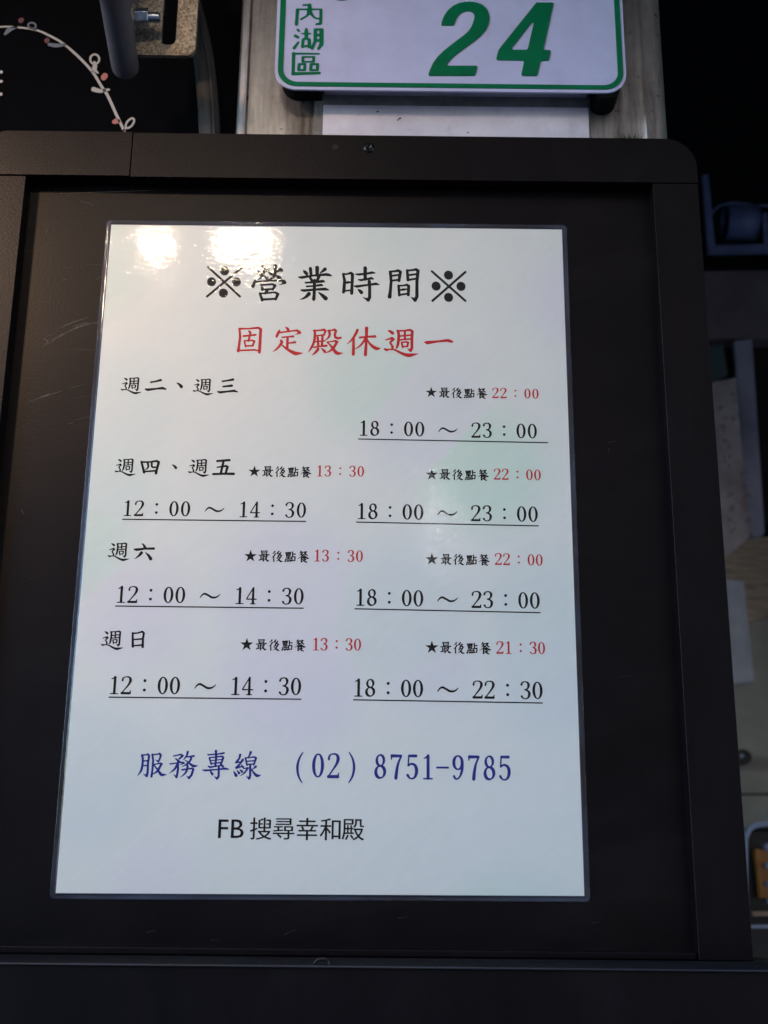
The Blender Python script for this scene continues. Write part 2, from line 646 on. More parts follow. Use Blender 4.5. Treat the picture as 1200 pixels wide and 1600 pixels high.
def march(F, X, Y):
    I = F < 0
    c = I[:-1, :-1].astype(int) + I[:-1, 1:] + I[1:, 1:] + I[1:, :-1]
    vs, fs = [], []

    def add(poly):
        s = len(vs)
        vs.extend(poly)
        fs.append(tuple(range(s, s + len(poly))))
    full = c == 4
    for j in range(full.shape[0]):
        row = full[j]
        if row.any():
            d = np.diff(np.concatenate([[0], row.astype(int), [0]]))
            for a, b in zip(np.where(d == 1)[0], np.where(d == -1)[0]):
                add([(X[a], Y[j]), (X[b], Y[j]), (X[b], Y[j + 1]), (X[a], Y[j + 1])])
    for j, i in zip(*np.where((c > 0) & (c < 4))):
        cs = [(i, j), (i + 1, j), (i + 1, j + 1), (i, j + 1)]
        poly = []
        for k in range(4):
            (ia, ja), (ib, jb) = cs[k], cs[(k + 1) % 4]
            fa, fb = F[ja, ia], F[jb, ib]
            if fa < 0:
                poly.append((X[ia], Y[ja]))
            if (fa < 0) != (fb < 0):
                t = fa / (fa - fb)
                poly.append((X[ia] + (X[ib] - X[ia]) * t, Y[ja] + (Y[jb] - Y[ja]) * t))
        if len(poly) > 2:
            add(poly)
    return np.array(vs), fs


# ---- characters, traced as brush strokes.  (origin x, origin y, size) is the photograph square of 120 units
G = {}
G['營'] = ((390, 410, 70), 8.6, """d 20,26,.5 25,29,1.0 30,33,1.0;p 50,21,.9 43,26,.4;p 37,13,1.1 39,24,1 36,35,.9 30,43,.6 21,49,.15;d 40,38,.4 47,44,1.0;
d 51,28,.4 58,33,1.0;p 86,23,.9 82,21,1 73,27,.5;p 69,12,1.2 69,25,1 66,38,.9 58,45,.6 49,49,.15;d 71,37,.4 76,40,.9 81,44,1.1;
u 15,50,.6 12,58,.9 9,66,1.0;u 16,54,.6 50,51,.55 86,50,.7 92,53,1.1 96,56,.7 80,62,.12;
u 31,61,.5 35,74,.9;u 32,62,.5 62,60,.6 68,64,.9 63,74,.7;u 38,74,.5 62,73,.6;u 48,75,.9 43,84,.8;
u 28,85,.7 34,102,.9;u 28,85,.5 70,82,.6 76,87,.9 70,100,.8;u 34,101,.7 71,99,.6""")
G['業'] = ((460, 410, 70), 9, """u 43,18,.9 45,36,.8;u 61,16,1.1 61,36,.9;d 25,24,.4 29,28,.9 33,32,.9;p 82,20,1.0 76,25,.7 69,30,.3;
u 12,41,.4 20,42,.8 50,37,.55 85,34,.8 92,35,.8 99,37,.4;u 42,42,.7 48,52,.8;u 67,37,.9 60,53,.8;u 30,56,.5 50,55,.6 76,52,.8 80,53,.5;
u 33,66,.5 50,65,.5 72,62,.7 75,63,.5;u 19,76,.5 26,77,.75 60,74,.6 82,73,.85 91,75,.4;u 54,50,.9 53,90,.85 52,99,1.0 52,103,.5;
p 39,86,1.1 32,93,.8 24,98,.5 15,101,.15;n 65,82,.3 75,90,.9 84,98,1.15""")
G['時'] = ((528, 410, 70), 8.3, """u 14,33,.7 18,50,.9 16,78,1.0 15,81,.9;u 14,33,.7 24,33,.5 35,30,.8 39,34,1 38,60,.9 37,84,1.0;u 20,57,.5 27,55,.8 34,55,.5;u 19,78,.5 36,76,.5;
u 73,17,1.1 73,46,1.0;u 48,33,.4 56,34,.7 75,32,.6 91,29,.8 99,30,.4;u 55,48,.4 62,49,.7 75,47,.6 90,44,.8 95,46,.4;
u 44,65,.4 51,66,.8 80,62,.6 102,59,.8 110,61,.3;u 84,53,1.0 85,70,.9 85,95,.95 81,102,1.1 75,99,.6 67,95,.15;n 54,74,.3 59,78,.9 63,82,1.1""")
G['間'] = ((600, 412, 70), 8.3, """u 17,24,.9 19,50,.85 17,75,.9 15,90,1.2;u 15,23,.6 28,22,.6 38,20,.8 44,24,.9 40,47,.9;u 22,34,.6 38,32,.6;u 22,47,.6 38,45,.6;
u 62,20,.8 64,45,.9;u 62,20,.6 75,19,.6 86,17,.8 91,21,1 88,50,.95 88,90,1 83,99,1.1 78,95,.7 72,91,.15;u 68,32,.6 85,30,.6;u 66,45,.7 85,42,.6;
u 39,61,.8 41,86,.8;u 39,61,.6 52,60,.5 61,58,.7 66,62,.9 65,85,.9;u 43,72,.5 52,71,.7 60,70,.5;u 43,85,.6 62,82,.6""")
G['固'] = ((363, 505, 60), 8.3, """u 23,20,.7 25,45,.85 21,75,.9 19,88,1.1;u 22,19,.7 50,19,.55 82,16,.8 89,21,1 87,60,1 85,92,1.0;u 22,87,.6 70,85,.6 84,88,.6;
u 53,27,.7 57,31,.8 51,57,.7;u 36,42,.7 55,40,.6 73,38,.7;u 38,57,.6 42,75,.6;u 38,57,.5 62,55,.6 69,58,.8 64,73,.6;u 42,73,.6 65,72,.6""")
G['定'] = ((423, 505, 60), 8.3, """d 47,15,.4 53,19,.9 56,26,1.0;u 27,26,.8 23,34,1 19,43,.9;u 29,31,.6 60,27,.5 82,24,.7 88,29,1.2 93,32,.7 76,38,.12;u 36,46,.6 55,44,.5 71,43,.8;
u 53,46,.9 52,80,.9;u 58,64,.5 77,61,.8;p 32,56,.8 35,61,1 31,68,.9 26,75,.8 17,84,.6 6,91,.12;n 34,69,.4 44,77,.7 55,85,.9 68,92,1.2 77,96,1.3 88,96,.9 102,95,.12""")
G['殿'] = ((478, 505, 60), 7.8, """u 24,25,.6 45,24,.6 57,22,.9 61,26,.9 57,38,.7;u 34,41,.6 58,38,.6;p 28,25,.9 28,45,1 24,64,.9 16,80,.8 7,93,.15;u 37,47,.9 39,74,.9;u 52,43,.9 50,72,.9;
u 28,60,.5 58,57,.6;u 25,77,.6 45,74,.6 64,72,.9;p 38,83,1.1 30,93,.9 20,101,.3;d 48,80,.3 54,85,.8 59,90,1.0;
p 73,25,.9 74,40,.9 68,49,.6 57,58,.15;u 69,25,.6 80,24,.5 90,22,.9 94,26,.9 90,38,.9 92,46,.9 100,49,.9 109,47,.8;u 66,61,.5 80,59,.5 93,57,.8 99,60,.8;
p 97,60,1.0 93,68,1 85,80,1 73,90,.6 56,95,.15;n 67,62,.5 76,70,.7 84,80,1 93,92,1.3 102,96,1.1 117,95,.12""")
G['休'] = ((520, 400, 220), 2.35, """p 21,63.5,.9 19.5,67,.9 16,72,.6 12,75.5,.15;u 17.8,70,.8 17.5,84,1.1;u 23,70,.7 29,69.3,.6 36,69,.9;u 28.8,62,1.1 28.6,72,.85 27.8,84.5,1.1;
p 28,70.5,.8 25.5,74.5,.7 22,78,.5 18,80,.15;n 29,71,.4 31,74.5,.7 34,77.5,1.0 37.5,79.3,1.1 41,79,.12""")
G['週'] = ((597, 507, 60), 8.2, """d 20,21,.5 28,25,1.0 33,29,1.1;u 11,50,.4 22,47,.6 31,44,.8 35,48,1 28,55,.8 25,59,.7 30,66,.7 33,72,.9 32,76,.9;
n 7,78,.6 14,81,.9 22,80,.6 34,80,.5 46,84,.7 58,90,.9 72,96,1.1 84,98,1.3 97,96,.9 114,93,.12;p 49,22,.9 52,35,1 50,60,1 47,71,.8 42,79,.2;
u 47,22,.6 70,21,.6 88,19,.8 94,23,1 93,50,1 93,76,1 89,83,1.1 79,77,.15;u 71,24,.8 71,46,.8;u 56,38,.55 88,35,.6;u 55,50,.55 88,47,.6;
u 61,58,.7 64,73,.7;u 61,58,.5 75,56,.6 81,58,.8 79,70,.7;u 65,71,.6 80,70,.5""")
G['一'] = ((520, 400, 220), 2.7, "u 78.3,74,.4 80.5,74.3,1.0 90,73.2,.6 98,72.4,.85 99.8,73,.9 102,73.6,.5")
G['二'] = ((170, 570, 220), 1.9, "u 36,15.3,.7 40,14.6,.7 44.5,13.5,1.0;u 31.5,21.2,.7 33.5,21.7,1.1 41,20.8,.75 46,20.3,1.1 48.6,21.1,.7")
G['、'] = ((170, 570, 220), 2.4, "d 58.5,16,.4 60.5,17.3,.8 62,19,1.1")
G['三'] = ((170, 570, 220), 1.9, "u 97,14.5,.7 101,13.9,.7 106,13,1.0;u 97.5,19,.7 105,18.2,1.0;u 93,23.4,.6 95,23.9,1.0 101,23.2,.8 107,22.6,1.0 109.6,23.5,.6")
G['四'] = ((170, 570, 220), 2.1, "u 28,83,.8 29.3,88,.9 30.3,92,1;u 28,83.3,.7 35,83.2,.6 41,82.3,.8 42.8,83.4,1 41,90,.9 40.4,92.8,1.0;p 33.5,84.5,.8 33.8,87.5,.7 31.5,90,.3;u 36.8,84,.8 36.8,87,.7 38,87.8,.7 40,87.6,.6;u 30.5,91.4,.6 40.5,90.6,.7")
G['五'] = ((170, 570, 220), 2.1, "u 92.5,82.4,.8 103,81.6,.9;u 98,82.2,.9 95.5,93.2,.9;u 92.5,87.7,.5 100.3,86.6,.8 101.3,87.5,1 99.6,93,.8;u 89,93.5,.8 98,93.2,.8 106.5,93.3,1.0")
G['六'] = ((150, 830, 220), 2.2, "d 39.8,11,.4 41.2,12.6,.8 42,14.6,1.1;u 33,15.8,.6 35,16,1.0 42,15.2,.7 49.5,15.1,.9;p 39,18.7,1.1 37,21,.8 33,24,.15;n 42.5,18.5,.3 45,21,.9 46.8,23.8,1.2")
G['日'] = ((150, 830, 220), 2.0, "u 31.5,87,.8 31.6,98.5,1.0;u 31.5,87.3,.7 36,87,.6 39.8,85.8,.8 41,87.2,.9 40.2,92,.9 40,98.8,1.0;u 33,92.5,.6 39.5,92,.7;u 32.5,97.8,.6 39.5,97.2,.7")
G['服'] = ((210, 1170, 55), 7.2, """p 27,23,1 29.5,35,1 28,58,1 23,76,.9 11,93,.2;u 26,22,.8 40,21,.6 47,19,.9 51,24,1 47,50,.95 46,80,1 43,93,1.1 31,86,.15;u 33,42,.6 45,41,.7;u 33,58,.6 45,57,.7;
u 62,20,.9 65,40,.9 62,75,.9 59,95,1.0;u 62,21,.7 78,19,.6 87,17,.9 91,22,1 87,36,.8 82,44,.9 73,38,.15;u 67,54,.6 82,51,.6 90,50,.8 95,52,.8;p 93,52,1.0 84,69,1 75,80,.8 60,88,.3;n 68,57,.6 78,69,.8 85,79,1.1 92,88,1.3 100,89,1.0 111,88,.15""")
G['務'] = ((262, 1170, 55), 7.2, """u 21,25,.6 35,22,.6 46,20,.8 52,24,1 40,35,.7;u 28,34,.6 40,44,1.0;u 9,52,.6 30,49,.6 48,46,.7 56,49,.9 43,55,.2;u 36,45,.9 36,70,1 33,88,1 31,97,1.0 20,87,.15;p 33,53,.8 24,70,.9 5,85,.15;
p 69,11,1.0 67,20,.9 62,29,.7 54,38,.3;u 67,28,.6 90,25,.9;p 81,28,1 78,40,.9 65,53,.7 49,62,.2;n 60,39,.4 70,46,.7 80,54,1 88,59,1.2 96,59,.8 105,58,.12;u 50,72,.8 70,69,.6 84,67,.8 88,70,1 82,90,1 73,100,1.1 65,92,.15;p 68,57,1 68,68,1 60,84,.8 44,98,.2""")
G['專'] = ((312, 1170, 55), 7.2, """u 29,21,.7 60,19,.6 83,15,.9;u 56,8,1.1 57,30,1 54,58,.9;u 34,32,.8 40,53,.7;u 33,31,.6 60,28,.6 76,26,.8 81,30,1 73,55,.7;u 38,41,.5 75,37,.5;u 39,51,.6 73,47,.6;u 30,60,.6 36,63,.9 55,60,.6 73,57,.6;d 70,52,.4 75,56,.9 80,61,1.0;
u 12,73,.6 22,74,.9 60,71,.6 88,68,1 99,70,.5;u 66,60,.9 65,95,1 59,102,1 50,93,.15;d 36,75,.4 40,81,.9 44,87,1.1""")
G['線'] = ((360, 1170, 55), 7.2, """u 34,21,1.1 31,33,.8 20,47,1.0 35,45,.5;u 43,38,1.1 33,52,.8 21,65,1.1 42,60,.5;u 38,55,.4 44,63,1.0;d 12,77,.4 16,84,1 20,91,1.4;d 23,74,.4 30,83,1.2;d 33,71,.4 40,78,1.2;
p 70,12,1.1 66,22,.8 60,31,.4;u 52,32,.8 57,56,.8;u 50,32,.6 70,30,.6 81,28,.8 88,32,1 80,55,.8;u 57,43,.6 82,41,.6;u 57,54,.6 80,52,.6;u 68,54,1 68,92,1 64,102,1 54,93,.15;u 46,68,.5 60,65,.7;p 60,66,.9 52,78,.8 44,86,.6 33,93,.2;p 87,61,1.1 80,67,.6 73,71,.3;n 72,70,.5 80,82,.9 89,91,1.3 96,92,1.0 105,90,.12""")
G['最後點餐'] = ((405, 722, 88), 2.7, """v 11.5,9 12.5,15.5;u 11.5,9.3,.6 23.5,8.8,.8 22,15.5,.8;u 12.5,12,.5 22.5,11.6,.5;u 12.5,15.2,.6 22.5,14.7,.6;u 6,17.8,.7 20,17.2,.6 27.5,16.8,1.0;u 10,18,.8 10,27,.8;u 15.3,18,.9 15,30,.9;u 10,21,.5 15,20.8,.5;u 10,23.8,.5 15,23.5,.5;u 6.5,27.8,.9 17,25.5,.5;u 17.5,20,.6 23.5,19.3,.8;p 23,19.5,1 21,24.5,.9 16,29.3,.2;n 18,21.5,.5 22,27,1 24.5,29.3,1.3 28,29.6,.3;
p 40,9.5,1 38,12,.8 34.5,15,.2;p 41,14.5,1 38,19,.8 33,23,.2;u 37.5,19,.8 37.5,30.5,1;u 48.5,9.5,1 44.3,14,.8 48.3,13.8,.6;u 52.5,12.5,1 47,18.2,.7 53,17.3,.6;d 51.5,15.5 53.8,18.7;p 47.5,19.5,.9 43,25.5,.2;u 47,22,.5 52.5,21,.8;p 52.3,21.3,1 48,27,.8 42,30.8,.2;n 44.5,22.5,.4 48,26.5,.8 52,30.3,1.3 57,31,.2;
u 63.5,12,.9 65,20,.8;u 63.5,12.3,.7 73.7,11.8,.9 72,20,.8;u 68.5,12,.9 68.5,25.5,.9;u 66,14,.4 67,16.5,.8;u 71.5,13.5,.8 70.5,16.5,.4;u 64.5,19.3,.7 72.5,18.8,.7;u 64,22.5,.7 73.5,21.8,.7;u 62.5,26,.8 74.5,25,.8;d 63.8,27.3 62,30.3;d 66,27.7 66.7,29.9;d 69,27.5 70.2,29.6;d 72,27.1 74,29.4;
u 77.8,11,1 77.8,21,.9;u 78,15.8,.6 83.3,15.2,1;u 76,21.7,.9 77,29.5,.9;u 76,21.7,.6 83.3,21,.9 82.3,29,.9;u 77,29,.7 82.5,28.5,.7;
p 96,9.5,1 92.5,15,.2;u 96,12,.6 99.7,11.5,.8;p 99.3,11.8,.9 96,16.3,.7 91.5,19,.2;d 95,13.7 97.2,16.3;u 101.5,11,.6 107.5,10.5,.9;p 107,10.8,1 104,15,.8 100.5,17.5,.2;n 102.5,12,.5 105.5,15.8,1 109,18,.9;p 100.7,16.5,1 96,21,.7 88.5,25.3,.2;n 101,17,.4 105,20.5,.8 109,23.7,1.3 113.5,24,.2;u 100,19.5,.5 101.5,21,1;u 97,22,.7 104.7,21.5,.9 104,26.5,.8;u 97.5,24.3,.5 104,24,.5;u 97.5,26.7,.6 104,26.5,.6;u 97,22,1 96.5,31.3,1;u 96.5,31.6,1 101,29.3,.3;p 106,26.8,.9 103,29,.3;n 100,27,.5 103,30,1 107.5,32.3,1""")
G['※'] = ((310, 400, 220), 1.9, "u 8.5,10,.95 35.5,35,.95;u 37,10.5,.95 7.5,35,.95;u 22.4,13.2,3.7;u 11.3,22.5,3.7;u 32.5,22.7,3.7;u 21.4,32.1,3.7")
# traffic-style lettering of the house number plate, 120 units = 90 px
G['內'] = ((455, 0, 90), 6.76, "u 13,21,1.0 12,35,.9 11,50,1.0;u 12,19.3,.45 62,19.3,.45;u 62,21,.9 61.5,47,.9;u 61,49,.8 52,50.3,.5;u 25,10.5,.45 38,10,.5;u 38.5,11,1.0 38,25,1.5;c 37,26,1.0 32,33,.6 20,40,.5;c 40,26,1.0 48,36,.55 58,39.3,.5")
G['湖'] = ((455, 0, 90), 6.50, "u 13,61.5,.6 16,64.5,.7;u 8,74.5,.8 14,77.5,.8;u 6,100,.9 15,88,.6;u 22,70,.4 40,70,.4;u 31.5,61,.8 31.5,70,1.4 31.5,80,.8;u 24.5,84,.9 23.5,97,.9;u 24.5,83,.8 31,79,.8 38,83,.8;u 37.5,83,1.0 38,97,1.1;u 23,97.5,.6 31,95.5,.6 40,97,.8;u 50.5,63,1.1 50,85,1.0 43.5,101,.8;u 63,63,1.3 63,92,1.2 57,101,.8;u 49,61.5,.7 65,61.5,.7;u 51,73,.8 63,73,.8;u 51,84,.8 62,84.5,.8")
G['區'] = ((455, 0, 90), 6.76, "u 4,111.5,.6 58,112,.45;u 5,112,1.0 4,152,.95;u 3,153.5,.9 59,152,.7;u 24.5,120,.9 24,128,.8;u 47,120,.8 46.5,128,.8;u 23,118.5,.5 48,118.5,.5;u 24,128.8,.5 47,128.5,.5;u 16.5,135,.9 15.5,145,.9;u 28.5,135,.8 28,145,.9;u 16,133.5,.6 29,133.5,.6;u 16,146,.6 28,146,.6;u 41.5,135,.9 40.5,145,.9;u 55,135,.9 54.5,145,.9;u 41,133.5,.6 56,133.5,.6;u 41,146,.6 55,146,.6")

# digits: isotropic units, height 100, drawn from x = 0 (cell centre)
D = {}


def ell(cx, cy, rx, ry, wt, wn, n=28, phase=0.0):
    a = [2 * math.pi * i / n for i in range(n + 1)]
    return 'u ' + ' '.join('%.2f,%.2f,%.2f' % (cx + rx * math.cos(t), cy + ry * math.sin(t), wn + (wt - wn) * abs(math.cos(t + phase)) ** 1.5) for t in a)


D['0'] = ell(0, 50, 21, 45.5, 12.5, 5)
D['1'] = "u 2,6,12 2,94,12;c -17,15,4 -8,12,6 2,4,7;u -19,97,5 22,97,5"
D['2'] = "c -23,24,9 -21,12,7 -12,5,5 0,3,5.5 13,6,8 20,16,12 20,28,12.5 12,46,9 -6,70,6 -24,93,5.5;u -24,94,11 21,94,11;u 20,94,9 25,80,4"
D['3'] = "c -22,19,10 -17,8,7 -3,3,5.5 10,6,8 17,17,12 16,31,10 8,43,7 -6,47,5;c -6,47,5 9,51,8 19,62,11.5 20,74,12.5 14,90,9 1,97,5.5 -13,95,6 -22,84,10"
D['4'] = "u 10,4,10 10,95,12;u 9,4,5.5 -27,68,5.5;u -27,70,6 28,70,6;u -4,97.5,5 24,97.5,5"
D['5'] = "u -16,6,9 18,6,10;u -17,6,6 -20,46,6;c -20,46,6 -9,39,7 4,39,8 16,49,11.5 20,67,12.5 15,86,10 3,96.5,6 -12,95,6 -22,84,10"
D['7'] = "u -22,7,11 22,7,9;u -23,6,6 -24,20,5;c 23,8,7 10,34,8 3,60,11 -2,95,13"
D['8'] = ell(0, 25.5, 17, 21.5, 10.5, 5, phase=0.35) + ';' + ell(0, 72, 21, 24, 12.5, 5.5, phase=0.35)
D['9'] = ell(-1, 31, 20, 27, 12, 5) + ";c 19,34,12 18,60,10.5 9,84,7.5 -4,96,5.5 -15,94,7 -20,86,9"
D['：'] = "u 0,24,17;u 0,76,17"
D['～'] = "c -57,64,4 -45,48,7 -30,41,10 -10,50,10 12,62,10.5 32,62,9 48,54,6 57,44,4"
D['（'] = "c 15,-6,4 3,12,6.5 -5,32,8.5 -8,54,9.5 -5,78,8.5 3,98,6.5 15,115,4"
D['）'] = "c -15,-6,4 -3,12,6.5 5,32,8.5 8,54,9.5 5,78,8.5 -3,98,6.5 -15,115,4"
D['-'] = "u -27,56,6.5 27,56,6.5"
# star, unit radius 50
CACHE = {}


def glyph(ch):
    """brush glyph -> local metres (x right, z up) around its own box centre, and box width"""
    if ch not in CACHE:
        (ox, oy, sz), wd, s = G[ch]
        k = sz / 120.0
        ch_ = []
        for A in parse(s, wd):
            A = A.copy()
            A[:, 0] = ox + A[:, 0] * k
            A[:, 1] = oy + A[:, 1] * k
            A[:, 2] *= k
            ch_.append(A)
        step = 0.22 if wd * k < 1.6 else 0.42
        v, f = contour(ch_, step)
        P = UV(v, 0.0)[:, [0, 2]]
        lo, hi = P.min(0), P.max(0)
        CACHE[ch] = (P - (lo + hi) / 2, f, hi - lo, (lo + hi) / 2)
    return CACHE[ch]


def digit(ch):
    if ch not in CACHE:
        if ch == '★':
            pts = []
            for i in range(10):
                r = 50 if i % 2 == 0 else 19.5
                a = R(90 + 36 * i)
                pts.append((r * math.cos(a), r * math.sin(a)))
            t = tessellate_polygon([[Vector((a, b, 0)) for a, b in pts]])
            CACHE[ch] = (np.array(pts) / 100, [tuple(x) for x in t])
        else:
            chains = parse(D[ch], 1.0 if ch in '：' else 1.22)
            v, f = contour(chains, 1.6)
            v = v.copy()
            v[:, 1] = 50 - v[:, 1]
            CACHE[ch] = (v / 100, f)
    return CACHE[ch]


